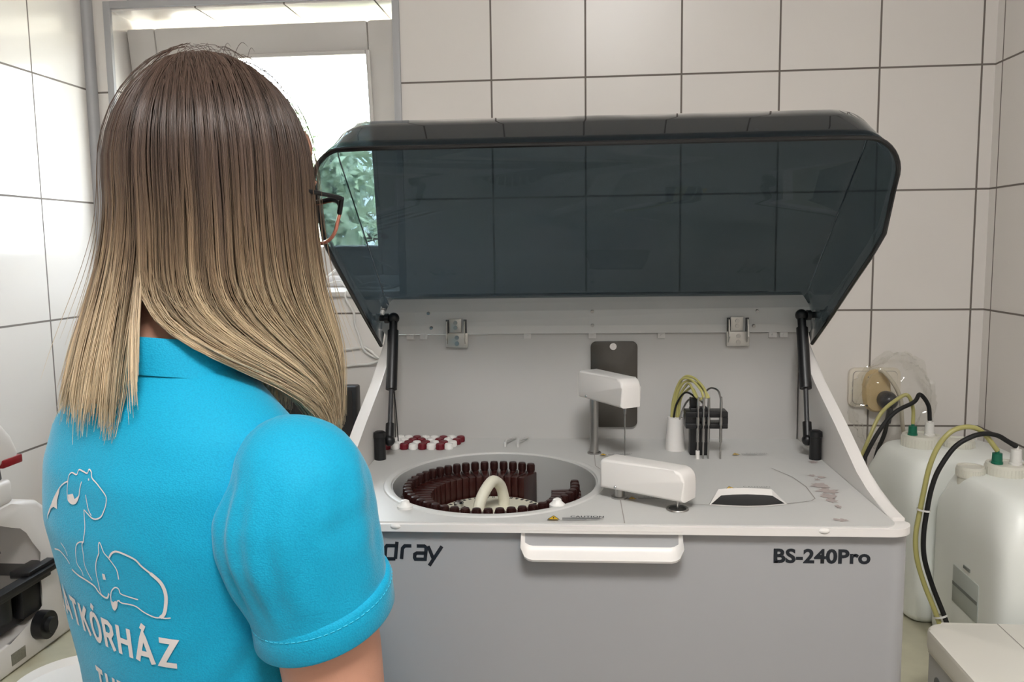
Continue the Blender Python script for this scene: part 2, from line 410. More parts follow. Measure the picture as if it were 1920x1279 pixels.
for k, h in prof: rings.append([bm.verts.new((CX + RX * k * math.cos(a), CY + RY * k * math.sin(a), DK + h)) for a in angs])
o1 = [on_outline(a) for a in angs]
def inside_clip(p): return (max(-0.3279, min(0.3279, p[0])), max(0.0062, min(0.4318, p[1])))
for r in rings:
    for v in r: v.co.x, v.co.y = inside_clip((v.co.x, v.co.y))
rings.append([bm.verts.new((x, y, DK)) for x, y in o1]); rings.append([bm.verts.new((x, y, DK - 0.012)) for x, y in o1])
n = len(angs)
for a, b in zip(rings, rings[1:]):
    for i in range(n): bm.faces.new((a[i], a[(i + 1) % n], b[(i + 1) % n], b[i]))
dk = obj('deck', bm, W_['deck'], an, True, 30)
# white rim round the front and the sloping side panels
bm = B(); prism(bm, rrect(-HWID, HWID, 0.0, 0.033, 0.026, 10, (1, 1, 0, 0)), 0.370, 0.3785, 'xy', 0.003, 3); obj('front_rim', bm, W_['white'], an)
side = [(0.034, 0.262), (0.545, 0.262), (0.545, 0.535), (0.49, 0.548), (0.462, 0.556), (0.448, 0.535), (0.349, 0.486), (0.244, 0.443), (0.153, 0.402), (0.115, 0.388), (0.075, 0.3835), (0.034, 0.3815)]
for sx in (-1, 1):
    bm = B(); prism(bm, side, sx * 0.3285, sx * HWID, 'yz', 0.003, 3); obj('side_panel', bm, W_['white'], an)
bm = B(); prism(bm, rrect(-0.3275, 0.3275, 0.432, 0.545, 0.004, 2), 0.262, 0.553, 'xy', 0.003); bp = obj('back_panel', bm, W_['panelgrey'], an)
# hand grip moulded in the middle of the front edge
bm = B()
gx, gn = 0.091, 10
sect = [(0.004, 0.3745), (-0.0005, 0.3735), (0.0045, 0.3715), (0.005, 0.366), (0.0035, 0.354), (-0.001, 0.3485), (-0.008, 0.3455), (-0.0115, 0.343), (-0.0105, 0.3405), (0.0, 0.3395), (0.012, 0.339), (0.012, 0.3745)]
rows = []
for i in range(41):
    u = -1 + 2 * i / 40; x = gx * u; e = max(0, (abs(x) - (gx - 0.014)) / 0.014); lift = 0.014 * (1 - math.sqrt(max(0, 1 - e * e)))
    rows.append([bm.verts.new((x, y, min(z + lift, 0.3745) if z < 0.372 else z)) for y, z in sect])
for a, b in zip(rows, rows[1:]):
    for j in range(len(sect)): bm.faces.new((a[j], a[(j + 1) % len(sect)], b[(j + 1) % len(sect)], b[j]))
bm.faces.new(rows[0]); bm.faces.new(rows[-1][::-1])
hgr = obj('hand_grip', bm, [W_['white'], W_['front']], an, True, 50)
for f in hgr.data.polygons:
    if 0.3545 < f.center.z < 0.3725 and abs(f.center.x) < gx - 0.004 and f.center.y < 0.008: f.material_index = 1
# bumpers on the rim
for x in (-0.235, 0.245):
    bm = B(); ball(bm, (x, 0.002, 0.376), 0.006, 14, (1.2, 0.7, 0.6)); obj('bumper', bm, W_['white'], an)
# lettering
FY = 0.0096
def on_front(p): return Vector((p[0], FY, p[1]))
bm = B(); s_ = 0.0041
def lg(pts, ox): return [(ox + x * 1.2 + (y - 0.333) * 0.12, y) for x, y in pts]
b0, xh, asc, dsc = 0.3338, 0.3497, 0.3545, 0.3262
L_ = [lg([(0, b0), (0, xh), (0.006, xh), (0.006, b0)], -0.3000), lg([(0.006, xh), (0.0125, xh), (0.0125, b0)], -0.3000),
      lg([(0, b0), (0, xh)], -0.2775), lg([(0, 0.3525), (0, 0.3555)], -0.2775),
      lg([(0, b0), (0, xh), (0.0085, xh), (0.0105, xh - 0.003), (0.0105, b0)], -0.2690) , lg([(0.0105, b0), (0.0105, asc)], -0.2510),
      lg([(0.0105, xh), (0.001, xh), (0, xh - 0.002), (0, b0 + 0.002), (0.001, b0), (0.0105, b0)], -0.2510),
      lg([(0, b0), (0, xh - 0.003), (0.002, xh), (0.0085, xh)], -0.2312),
      lg([(0.001, xh), (0.0085, xh), (0.0105, xh - 0.002), (0.0105, b0), (0.001, b0), (0, b0 + 0.002), (0, b0 + 0.006), (0.002, b0 + 0.0075), (0.0105, b0 + 0.0075)], -0.2160),
      lg([(0, xh), (0.0062, b0 + 0.001)], -0.2015), lg([(0.0135, xh), (0.003, dsc)], -0.2015)]
L_[4] = lg([(0, b0), (0, xh), (0.0085, xh), (0.0105, xh - 0.003), (0.0105, b0)], -0.2690)
strokes(bm, L_, s_, on_front); LOGO_L = L_
obj('brand_lettering', bm, W_['ink'], an, False)
bm = xform(text_bm('BS-240Pro', 0.0222, 0.0008, 0, 1.02), Matrix.Translation((0.193, FY, 0.3362)) @ Matrix.Rotation(PI / 2, 4, 'X'))
xs = [v.co.x for v in bm.verts]; k = 0.106 / (max(xs) - min(xs)); x0 = min(xs)
for v in bm.verts: v.co.x = 0.193 + (v.co.x - x0) * k
obj('model_lettering', bm, W_['ink'], an, False)

# caution prints on the deck
def deckxy(p, z=0.0007): return Vector((p[0], p[1], DK + z))
def caution(x, y, w, full=True, rz=0):
    t = B(); M = Matrix.Translation((x, y, DK + 0.0022)) @ Matrix.Rotation(rz, 4, 'Z')
    h = w * 0.22
    tr = [(0, 0), (w * 0.22, 0), (w * 0.11, h)]
    f = t.faces.new([t.verts.new(M @ Vector((a, b, 0))) for a, b in tr])
    o = obj('warning_triangle', t, W_['yellow'], dk, False)
    t = B(); strokes(t, [[(0, 0), (w * 0.22, 0), (w * 0.11, h), (0, 0)]], w * 0.016, lambda p: M @ Vector((p[0], p[1], 0.0002)))
    strokes(t, [[(w * 0.11, h * 0.3), (w * 0.11, h * 0.68)], [(w * 0.11, h * 0.12), (w * 0.11, h * 0.2)]], w * 0.022, lambda p: M @ Vector((p[0], p[1], 0.0002)))
    tx = text_bm('CAUTION', w * 0.13, 0.0002 if full else 0, 0, 1.1)
    xform(tx, M @ Matrix.Translation((w * 0.42, h * 0.62, 0.0002)))
    me = bpy.data.meshes.new('t'); tx.to_mesh(me); tx.free(); t.from_mesh(me); bpy.data.meshes.remove(me)
    for r, (a, b) in enumerate(((0.27, 0.95), (0.27, 1.0), (0.27, 0.72))):
        strokes(t, [[(w * a, h * (0.46 - 0.19 * r)), (w * b, h * (0.46 - 0.19 * r))]], w * 0.022, lambda p: M @ Vector((p[0], p[1], 0.0002)))
    obj('caution_print', t, W_['wash'] if not full else W_['ink'], dk, False)
caution(-0.061, 0.012, 0.062); caution(0.163, 0.140, 0.055, False); caution(0.204, 0.318, 0.05, False); caution(0.008, 0.312, 0.046, False)
caution(0.036, 0.093, 0.046, False)
# joints in the deck cover
bm = B(); w_ = 0.0011
for ln_ in ([(0.0, 0.43), (0.0, 0.258), (0.017, 0.204), (0.0255, 0.12), (0.0265, 0.095), (0.0265, 0.007)], [(0.101, 0.082), (0.132, 0.078)], [(0.222, 0.084), (0.258, 0.098), (0.265, 0.108), (0.268, 0.16), (0.262, 0.205), (0.245, 0.25)]):
    bm = B(); strokes(bm, [ln_], w_, lambda p: deckxy(p, 0.0005)); obj('seam', bm, W_['seam'], dk, False)
# reaction cover finger recess
bm = B()
ro = [(0.131, 0.077), (0.150, 0.127), (0.166, 0.132), (0.186, 0.134), (0.206, 0.132), (0.218, 0.128), (0.226, 0.083), (0.20, 0.074), (0.176, 0.071), (0.152, 0.073)]
cx_ = sum(p[0] for p in ro) / len(ro); cy_ = sum(p[1] for p in ro) / len(ro)
a_ = [bm.verts.new((x, y, DK + 0.0006)) for x, y in ro]; c_ = [bm.verts.new((cx_ + (x - cx_) * 0.97, cy_ + (y - cy_) * 0.95, DK + 0.006 if y > 0.1 else DK + 0.001)) for x, y in ro]
d_ = [bm.verts.new((cx_ + (x - cx_) * 0.93, (cy_ + (y - cy_) * 0.9) - (0.010 if y > 0.1 else 0), DK + (0.001 if y > 0.1 else 0.0008))) for x, y in ro]
for p, q in ((a_, c_), (c_, d_)):
    for i in range(len(ro)): bm.faces.new((p[i], p[(i + 1) % len(ro)], q[(i + 1) % len(ro)], q[i]))
obj('recess_lip', bm, W_['white'], dk, True, 25)
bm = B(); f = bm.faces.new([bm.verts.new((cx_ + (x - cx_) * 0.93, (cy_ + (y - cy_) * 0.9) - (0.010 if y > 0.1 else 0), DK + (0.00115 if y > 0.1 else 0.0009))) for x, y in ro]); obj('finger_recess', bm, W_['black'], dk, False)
# worn patches where the coating is rubbed off
bm = B()
def blob(cx, cy, a, b, k, seed):
    c = bm.verts.new(deckxy((cx, cy), 0.0006)); P = []
    for i in range(28):
        t = 2 * PI * i / 28; r = 1 + k * noise.noise(Vector((math.cos(t) * 2.1 + seed, math.sin(t) * 2.1, seed)))
        P.append(bm.verts.new(deckxy((cx + a * r * math.cos(t), cy + b * r * math.sin(t)), 0.0006)))
    for i in range(28): bm.faces.new((c, P[i], P[(i + 1) % 28]))
for q in ((0.287, 0.165, 0.010, 0.011, 0.9, 1), (0.290, 0.142, 0.012, 0.012, 1.0, 2), (0.284, 0.118, 0.010, 0.010, 1.0, 3), (0.283, 0.100, 0.006, 0.009, 1.1, 4), (0.290, 0.212, 0.004, 0.005, 1.0, 5), (0.300, 0.205, 0.005, 0.005, 1.2, 6), (0.292, 0.193, 0.003, 0.004, 1, 7), (0.283, 0.075, 0.003, 0.006, 1.2, 8), (0.272, 0.026, 0.008, 0.005, 1.2, 9), (0.313, 0.286, 0.006, 0.007, 1.2, 10)):
    bm = B(); blob(*q); obj('worn_patch', bm, W_['stain'], dk, False)
# small moulded ribs at the back of the deck, locating ring and white pegs
for x, y0 in ((-0.139, 0.371), (-0.119, 0.371)):
    bm = B(); tube(bm, [(x, y0, DK + 0.006), (x + 0.002, y0 + 0.012, DK + 0.008), (x + 0.013, y0 + 0.048, DK + 0.004)], 0.0022, 8); rod(bm, (x, y0, DK), (x, y0, DK + 0.007), 0.0022); obj('rib', bm, W_['deck'], dk)
bm = B(); lathe(bm, [(0.013, 0), (0.013, 0.006), (0.0105, 0.006), (0.0105, 0.001)], 24, Matrix.Translation((-0.281, 0.048, DK)), False); obj('locating_ring', bm, W_['white'], dk)
for x, y in ((-0.235, 0.056), (-0.051, 0.068)):
    bm = B(); lathe(bm, [(0.0095, -0.004), (0.0095, 0.003), (0.006, 0.006), (0.005, 0.009), (0.002, 0.0105)], 20, Matrix.Translation((x, y, DK))); obj('peg', bm, W_['whitecap'], dk)

# reagent compartment: bowl, disc with grip, dividers, bolt
bm = B(); lathe(bm, [(0.02, 0.27), (0.129, 0.27), (0.1362, 0.30), (0.1362, DK - 0.001), (0.1415, DK - 0.001), (0.1415, 0.268), (0.02, 0.266)], 72, Matrix.Translation((CX, CY, 0)) @ Matrix.Diagonal((1, RY / RX, 1, 1)), True); bw = obj('reagent_bowl', bm, W_['bowl'], an)
RCX, RCY, RB = -0.143, 0.189, 0.114
car = thing('reagent_carousel', 'cream round carousel disc with arched grip inside the analyser bowl', 'carousel', (0, 0, 0))
car.location = an.matrix_basis @ Vector((0, 0, 0))
def mloc(x, y, z):
    c, s = math.cos(MA), math.sin(MA); return Vector((MX + c * x - s * y, MY + s * x + c * y, BZ + z))
car.location = mloc(RCX, RCY, 0.28); car.rotation_euler = (0, 0, MA)
bm = B(); lathe(bm, [(0.072, 0), (0.078, 0.006), (0.0785, 0.048), (0.076, 0.052), (0.01, 0.0525)], 64); lathe(bm, [(0.078, 0.0), (0.124, 0.0), (0.124, 0.012), (0.121, 0.012), (0.121, 0.004), (0.078, 0.004)], 64); cd_ = obj('disc', bm, W_['cream'], car)
bm = B()
for i in range(50):
    a = 2 * PI * (i + 0.5) / 50; M = Matrix.Rotation(a, 4, 'Z')
    if 8 < math.degrees(a) < 66: continue
    box(bm, 0.094, 0.121, -0.0004, 0.0004, 0.004, 0.071, 0, M=M)
obj('divider', bm, W_['cream'], cd_, False)
bm = B()
for i in range(50):
    a = 2 * PI * i / 50; M = Matrix.Rotation(a, 4, 'Z')
    for j in range(2): box(bm, 0.068, 0.073, -0.0016 + j * 0.0022, -0.0004 + j * 0.0022, 0.0523, 0.0527, M=M)
obj('slot_numbers', bm, W_['ink'], cd_, False)
bm = B(); tube(bm, [(-0.016, -0.030, 0.05), (-0.0155, -0.028, 0.064), (-0.011, -0.018, 0.080), (-0.003, -0.002, 0.092), (0.003, 0.010, 0.0935), (0.010, 0.026, 0.082), (0.0135, 0.033, 0.064), (0.014, 0.034, 0.05)], 0.0078, 14); obj('grip', bm, W_['cream'], car)
bm = B(); lathe(bm, [(0.011, 0.0525), (0.011, 0.0545), (0.007, 0.055), (0.007, 0.062), (0.005, 0.064)], 20, Matrix.Translation((-0.047, 0.012, 0))); obj('bolt', bm, W_['chrome'], car)

# brown reagent bottles standing in the slots
def make_bottle():
    t = thing('reagent_bottle', 'x', 'bottle', (0, 0, 0), 0, 'brown reagent bottles in the carousel')
    bm = B()
    o = [(-0.030, -0.0048), (0.007, -0.0062), (0.009, -0.0045), (0.009, 0.0045), (0.007, 0.0062), (-0.030, 0.0048), (-0.031, 0.0036), (-0.031, -0.0036)]
    prism(bm, o, 0.0, 0.066, 'xy', 0.0012, 2)
    lathe(bm, [(0.0048, 0.065), (0.0045, 0.067), (0.004, 0.069)], 14, Matrix.Translation((0.001, 0, 0)))
    obj('body', bm, W_['brown'], t)
    bm = B(); lathe(bm, [(0.0052, 0.0675), (0.0056, 0.069), (0.0056, 0.0775), (0.0051, 0.0795), (0.003, 0.080)], 18, Matrix.Translation((0.001, 0, 0)))
    for i in range(18): box(bm, 0.0054, 0.0060, -0.0004, 0.0004, 0.069, 0.0775, 0, M=Matrix.Translation((0.001, 0, 0)) @ Matrix.Rotation(2 * PI * i / 18, 4, 'Z'))
    obj('cap', bm, W_['browncap'], t)
    return t
bot = None; cnt = {}
for i in range(50):
    a = 2 * PI * i / 50; deg = math.degrees(a)
    if 12 < deg < 62: continue
    t = make_bottle() if bot is None else copy_tree(bot)
    bot = bot or t
    r = RB - 0.001; t.location = mloc(RCX + r * math.cos(a), RCY + r * math.sin(a), 0.2945); t.rotation_euler = (0, 0, a + MA)
    if deg < 13 or deg >= 325: key, nm = 'r', 'on the right of the carousel'
    elif deg < 130: key, nm = 'b', 'in the back arc of the carousel'
    elif deg < 220: key, nm = 'l', 'on the left of the carousel'
    else: key, nm = 'f', 'in the front arc of the carousel'
    cnt.setdefault(key, []).append((deg, t, nm))
for key, L_ in cnt.items():
    if key == 'b': L_.sort(key=lambda q: q[0]); w = 'counting from its right end'
    elif key == 'f': L_.sort(key=lambda q: q[0]); w = 'counting from its left end'
    elif key == 'l': L_.sort(key=lambda q: q[0]); w = 'counting from the back'
    else: L_.sort(key=lambda q: -((q[0] + 60) % 360)); w = 'counting from the back'
    for i, (d, t, nm) in enumerate(L_): t['label'] = f'brown reagent bottle {nm}, {ORD[i]} {w}'
    if key == 'l':
        lb = B(); box(lb, -0.0317, -0.0311, -0.004, 0.004, 0.02, 0.05); obj('paper_label', lb, W_['paper'], L_[-2][1], False)
    if key == 'r':
        lb = B(); box(lb, -0.028, -0.012, 0.0058, 0.0062, 0.046, 0.050); obj('paper_label', lb, W_['paper'], L_[1][1], False)
    if key == 'b':
        lb = B(); box(lb, -0.0317, -0.0311, -0.0035, 0.0035, 0.050, 0.054); obj('paper_label', lb, W_['paper'], L_[5][1], False)

# sampling arms
def probe_arm(name, px, py, dx, dy, ztop, zbot, zpost, ztip, needle_s):
    l = math.hypot(dx, dy); a = math.atan2(dy, dx)
    g = obj(name, B(), W_['white'], an); 
    bm = B(); M = Matrix.Translation((px, py, 0)) @ Matrix.Rotation(a, 4, 'Z')
    lo, hi = -0.019, 0.096; R = 0.013
    out = [(lo, zbot), (hi, zbot - 0.0)] + [(hi - R + R * math.cos(t), ztop - R + R * math.sin(t)) for t in np.linspace(0, PI / 2, 6)] + [(lo + R * 0.5 - R * 0.5 * math.sin(t), ztop - R * 0.5 + R * 0.5 * math.cos(t)) for t in np.linspace(0, PI / 2, 4)]
    vs = prism(bm, out, -0.0165, 0.0165, 'xz', 0.0035, 3)
    for v in bm.verts: v.co = M @ v.co
    me = g.data; bmesh.ops.recalc_face_normals(bm, faces=bm.faces[:]); bm.to_mesh(me); bm.free(); me.shade_smooth(); me.set_sharp_from_angle(angle=R2D(35))
    bm = B(); rod(bm, (px, py, zpost), (px, py, zbot + 0.002), 0.0065, n=20); lathe(bm, [(0.0105, DK), (0.0105, DK + 0.002), (0.007, DK + 0.0025)], 20, Matrix.Translation((px, py, 0))); obj('post', bm, W_['steel'], g)
    q = M @ Vector((needle_s, 0, 0))
    bm = B(); rod(bm, (q.x, q.y, zbot - 0.012 if zbot - 0.012 > ztip else zbot - 0.003), (q.x, q.y, zbot + 0.002), 0.0017, 0.0026, 10); rod(bm, (q.x, q.y, ztip), (q.x, q.y, zbot), 0.0009, n=8); obj('needle', bm, W_['steel'], g)
    bm = B(); ball(bm, tuple(M @ Vector((0.004, -0.0165, zbot + 0.004))), 0.0022, 8); obj('screw', bm, W_['chrome'], g)
    return g, q
probe_arm('reagent_probe_arm', 0.0, 0.332, 0.042, -0.068, 0.507, 0.466, DK, DK + 0.004, 0.080)
g, q = probe_arm('sample_probe_arm', 0.026, 0.106, 0.066, -0.045, 0.431, 0.394, DK, DK - 0.002, 0.080)
bm = B(); lathe(bm, [(0.0135, DK + 0.0004), (0.0128, DK + 0.0018), (0.0105, DK + 0.0012)], 28, Matrix.Translation((q.x, q.y, 0)), False); obj('well_ring', bm, W_['steel'], dk)
bm = B(); lathe(bm, [(0.0002, DK + 0.0009), (0.0108, DK + 0.0009)], 28, Matrix.Translation((q.x, q.y, 0)), False); obj('wash_well', bm, W_['darkgrey'], dk)
# smoked cover on the back panel
bm = B(); prism(bm, [(x, z) for x, z in rrect(-0.003, 0.072, 0.400, 0.540, 0.009)], 0.4265, 0.4325, 'xz', 0.001); sc_ = obj('smoked_cover', bm, W_['smokewin'], an)
bm = B(); rod(bm, (0.033, 0.4245, 0.532), (0.033, 0.427, 0.532), 0.0055, n=20); rod(bm, (0.033, 0.4238, 0.532), (0.033, 0.4246, 0.532), 0.003, n=6); obj('screw', bm, W_['chrome'], sc_)
# wash station
bm = B(); lathe(bm, [(0.0150, DK), (0.0148, DK + 0.006), (0.0118, DK + 0.048), (0.0112, DK + 0.051), (0.009, DK + 0.051)], 28, Matrix.Translation((0.1245, 0.358, 0))); obj('tube_guide', bm, W_['white'], an)
bm = B(); box(bm, 0.142, 0.168, 0.322, 0.338, DK, 0.452, 0.0015, 2); box(bm, 0.1425, 0.1535, 0.324, 0.338, 0.452, 0.466, 0.001, 2)
box(bm, 0.134, 0.195, 0.308, 0.338, 0.440, 0.4485, 0.001, 2); box(bm, 0.134, 0.195, 0.308, 0.338, 0.4235, 0.431, 0.001, 2); box(bm, 0.188, 0.195, 0.308, 0.338, 0.431, 0.440); box(bm, 0.134, 0.15, 0.312, 0.338, 0.431, 0.440)
ws = obj('wash_station', bm, W_['black'], an)
for x, y in ((0.1505, 0.302), (0.1585, 0.302), (0.166, 0.303), (0.1835, 0.302)):
    bm = B(); rod(bm, (x, y, DK - 0.002), (x, y, 0.472), 0.0013, n=8); rod(bm, (x, y, 0.405), (x, y, 0.425), 0.0022, n=10); rod(bm, (x, y, 0.430), (x, y, 0.442), 0.0026, n=10); rod(bm, (x, y, 0.455), (x, y, 0.472), 0.0022, 0.0016, n=10)
    obj('wash_needle', bm, W_['steel'], ws)
bm = B(); rod(bm, (0.1505, 0.302, DK), (0.1505, 0.302, DK + 0.012), 0.003, n=10); obj('needle_guard', bm, W_['white'], ws)
for k, (x0, zt, x1) in enumerate(((0.118, 0.494, 0.1585), (0.122, 0.490, 0.166), (0.126, 0.486, 0.1505), (0.129, 0.480, 0.1555), (0.121, 0.497, 0.163))):
    bm = B(); tube(bm, [(x0, 0.357, 0.425), (x0 + 0.003, 0.354, 0.460), (x0 + 0.012, 0.342, zt - 0.004), ((x0 + x1) / 2 + 0.004, 0.328, zt), (x1 - 0.004, 0.308, zt - 0.012), (x1, 0.302, 0.470)], 0.0019, 8); obj('yellow_tube', bm, W_['yellowtube'], ws)
bm = B(); tube(bm, [(0.121, 0.355, 0.426), (0.125, 0.35, 0.452), (0.136, 0.338, 0.472), (0.147, 0.318, 0.470), (0.151, 0.303, 0.462)], 0.0015, 8); obj('black_tube', bm, W_['rubber'], ws)
bm = B(); tube(bm, [(0.166, 0.33, 0.476), (0.172, 0.322, 0.482), (0.180, 0.31, 0.480), (0.1835, 0.302, 0.468)], 0.0014, 8); tube(bm, [(0.128, 0.35, 0.425), (0.138, 0.34, 0.456), (0.15, 0.325, 0.468), (0.158, 0.31, 0.462)], 0.0015, 8); obj('steel_tube', bm, W_['steel'], ws)

W_['hingem'] = mat('zinc_plate', rgb(190, 188, 182), 0.35, 0.6, vary=0.05)
# raised lid: smoked acrylic tray shape
HU = Vector((0, -0.777, 0.630)); HWv = Vector((0, -0.630, -0.777)); HH = Vector((0, 0.468, 0.605))
def hp(x, u, w): return HH + Vector((x, 0, 0)) + HU * u + HWv * w
HX = 0.3455; cR = 0.046; cF = 0.062
fold = [(-HX, -0.016, 0.0), (-HX, 0.025, 0.0), (-HX, 0.07, 0.0), (-HX, 0.12, 0.0), (-HX, 0.18, 0.0), (-HX, 0.24, 0.0), (-HX, 0.295, 0.0), (-HX, 0.332, 0.0)]
rim = [(-HX, -0.012, 0.080), (-HX, 0.045, 0.0905), (-HX, 0.10, 0.1005), (-HX, 0.16, 0.1105), (-HX, 0.22, 0.1205), (-HX, 0.268, 0.1290), (-HX, 0.322, 0.1345), (-HX, 0.372, 0.112)]
for i in range(1, 10):
    a = PI / 2 * i / 10; fold.append((-HX + cF * (1 - math.cos(a)), 0.338 + (0.396 - 0.338) * math.sin(a), 0.0))
    rim.append((-HX + (cR * 0.95) * (1 - math.cos(a)), 0.385 + (0.438 - 0.385) * math.sin(a), 0.106 - 0.014 * sm(i / 10)))
fold.append((-HX + cF, 0.396, 0.0)); rim.append((-HX + cR, 0.438, 0.092))
for i in range(1, 12):
    x = (-HX + cR) * (1 - i / 12 * 1.0); fold.append(((-HX + cF) * (1 - i / 12), 0.396, 0)); rim.append((x, 0.4385, 0.0915))
def mir(L): return L + [(-x, u, w) for x, u, w in L[::-1] if abs(x) > 1e-6]
fold.append((0, 0.396, 0)); rim.append((0, 0.4385, 0.0915))
fold = mir(fold); rim = mir(rim)
bm = B(); nm = 5; rows = []
def softfold(i, t):
    x, u, w = fold[i]; X, U, W = rim[i]
    return hp(x + (X - x) * t, u + (U - u) * t, w + (W - w) * t)
for t in np.linspace(0.04, 1, nm): rows.append([bm.verts.new(softfold(i, t)) for i in range(len(fold))])
# inner edge of the main sheet is pulled in a little so that the fold is rounded
cxs = [(x * 0.988, (u - 0.2) * 0.985 + 0.2, w) for x, u, w in fold]
rows.insert(0, [bm.verts.new(hp(x, u, w)) for x, u, w in cxs])
for a, b in zip(rows, rows[1:]):
    for i in range(len(fold) - 1): bm.faces.new((a[i], a[i + 1], b[i + 1], b[i]))
m_ = len(cxs)
# main sheet: quads straight across between mirrored points
for i in range(m_ // 2 - 0):
    j = m_ - 1 - i
    if i + 1 < j - 1: bm.faces.new((rows[0][i], rows[0][j], rows[0][j - 1], rows[0][i + 1]))
    elif i + 1 == j - 1: bm.faces.new((rows[0][i], rows[0][j], rows[0][i + 1]))
bmesh.ops.remove_doubles(bm, verts=bm.verts[:], dist=1e-5)
ho = hd = obj('lid', bm, [W_['hood'], W_['hoodrim']], an, True, 50)
ho['label'] = 'smoked transparent acrylic sheet'
sd = ho.modifiers.new('thick', 'SOLIDIFY'); sd.thickness = 0.004; sd.offset = 0; sd.material_offset_rim = 1
bm = B(); tube(bm, [hp(*p) for p in rim], 0.0030, 8, smooth=False); obj('hood_edge', bm, W_['hoodrim'], hd)
# pale bead added as the window glint where the side cheeks meet the main sheet, small faint lettering on the lip
W_['foldglint'] = mat('fold_glint_grey', rgb(120, 128, 132), 0.12)
for sgn in (-1, 1):
    bm = B(); tube(bm, [hp(sgn * -x * 0.992, u, w + 0.003) for x, u, w in fold[1:16]], 0.0011, 6, smooth=False); obj('fold_glint', bm, W_['foldglint'], hd)
bm = B(); ks = 0.022 / 0.125
def on_lip(p):
    t = 0.62 - (p[1] - b0) * ks / 0.10; return hp(0.168 + (p[0] + 0.3000) * ks, 0.396 + 0.0425 * t, 0.0915 * t) + Vector((0, -0.0028, -0.0012))
strokes(bm, LOGO_L, 0.0036, on_lip); obj('small_lettering', bm, mat('lip_print', rgb(96, 100, 102), 0.5), hd, False)
# metal hinge plate
bm = B()
pl = [(-0.338, 0.427, 0.5535), (0.341, 0.427, 0.5535), (0.349, 0.430, 0.566), (0.345, 0.441, 0.592), (0.340, 0.452, 0.604), (0.336, 0.462, 0.6135), (-0.330, 0.462, 0.6105), (-0.336, 0.452, 0.600), (-0.340, 0.441, 0.588), (-0.346, 0.430, 0.566)]
V0 = [bm.verts.new(p) for p in pl]; V1 = [bm.verts.new((x, y + 0.004, z + 0.002)) for x, y, z in pl]
for V in (V0, V1):
    bm.faces.new((V[0], V[1], V[2], V[9])); bm.faces.new((V[9], V[2], V[3], V[8])); bm.faces.new((V[8], V[3], V[4], V[7])); bm.faces.new((V[7], V[4], V[5], V[6]))
for i in range(10): bm.faces.new((V0[i], V0[(i + 1) % 10], V1[(i + 1) % 10], V1[i]))
hpl = obj('hinge_plate', bm, W_['plate'], an, False); hpl['label'] = 'grey metal hinge plate'
bm = B(); prism(bm, rrect(-0.284, 0.288, 0.590, 0.6165, 0.006, 4, (0, 0, 1, 1)), 0.4665, 0.4705, 'xz'); obj('backing_strip', bm, W_['black'], hd)
def plate_pt(x, t):  # t 0..1 from bottom to the bend, on the front face of the plate
    return Vector((x, 0.430 + 0.011 * t - 0.0008, 0.566 + 0.024 * t))
for x, t in ((-0.268, 0.86), (-0.262, -0.1), (0.0, 0.9), (0.0, 0.0), (0.262, 0.85), (0.255, -0.1)):
    bm = B(); p = plate_pt(x, t); rod(bm, p + Vector((0, 0.002, 0)), p + Vector((0, -0.0018, -0.0005)), 0.003, 0.0024, 10); obj('screw', bm, W_['steel'], hpl)
for x in (-0.297, -0.275, -0.105, 0.0, 0.11, 0.285, 0.302):
    bm = B(); box(bm, x - 0.006, x + 0.006, 0.4285, 0.4325, 0.545, 0.553); rod(bm, (x, 0.4265, 0.549), (x, 0.43, 0.549), 0.002, n=8); obj('clip', bm, W_['plate'], an, False)
for cx in (-0.2215, 0.2285):
    bm = B()
    box(bm, cx - 0.0105, cx + 0.0095, 0.425, 0.429, 0.556, 0.5785, 0.001, 2); box(bm, cx - 0.0165, cx + 0.0195, 0.4245, 0.4300, 0.5315, 0.555, 0.001, 2)
    for s in (-1, 1):
        prism(bm, [(0.4125, 0.548), (0.4265, 0.536), (0.4295, 0.576), (0.4185, 0.5745)], cx + s * 0.0145, cx + s * 0.0145 + 0.0015, 'yz')
    hg = obj('hinge', bm, W_['hingem'], an, True, 30)
    bm = B()
    for s in (-1, 1): box(bm, cx + s * 0.0145 - 0.0015, cx + s * 0.0145 + 0.0035, 0.4262, 0.4275, 0.545, 0.577)
    obj('slot', bm, W_['darkgrey'], hg, False)
    bm = B()
    for z, r in ((0.572, 0.0034), (0.564, 0.0034), (0.548, 0.0036), (0.538, 0.0038)): rod(bm, (cx + (0.002 if z < 0.556 else 0), 0.4230, z), (cx + (0.002 if z < 0.556 else 0), 0.426, z), r, r, 10)
    obj('screw', bm, W_['steel'], hg)
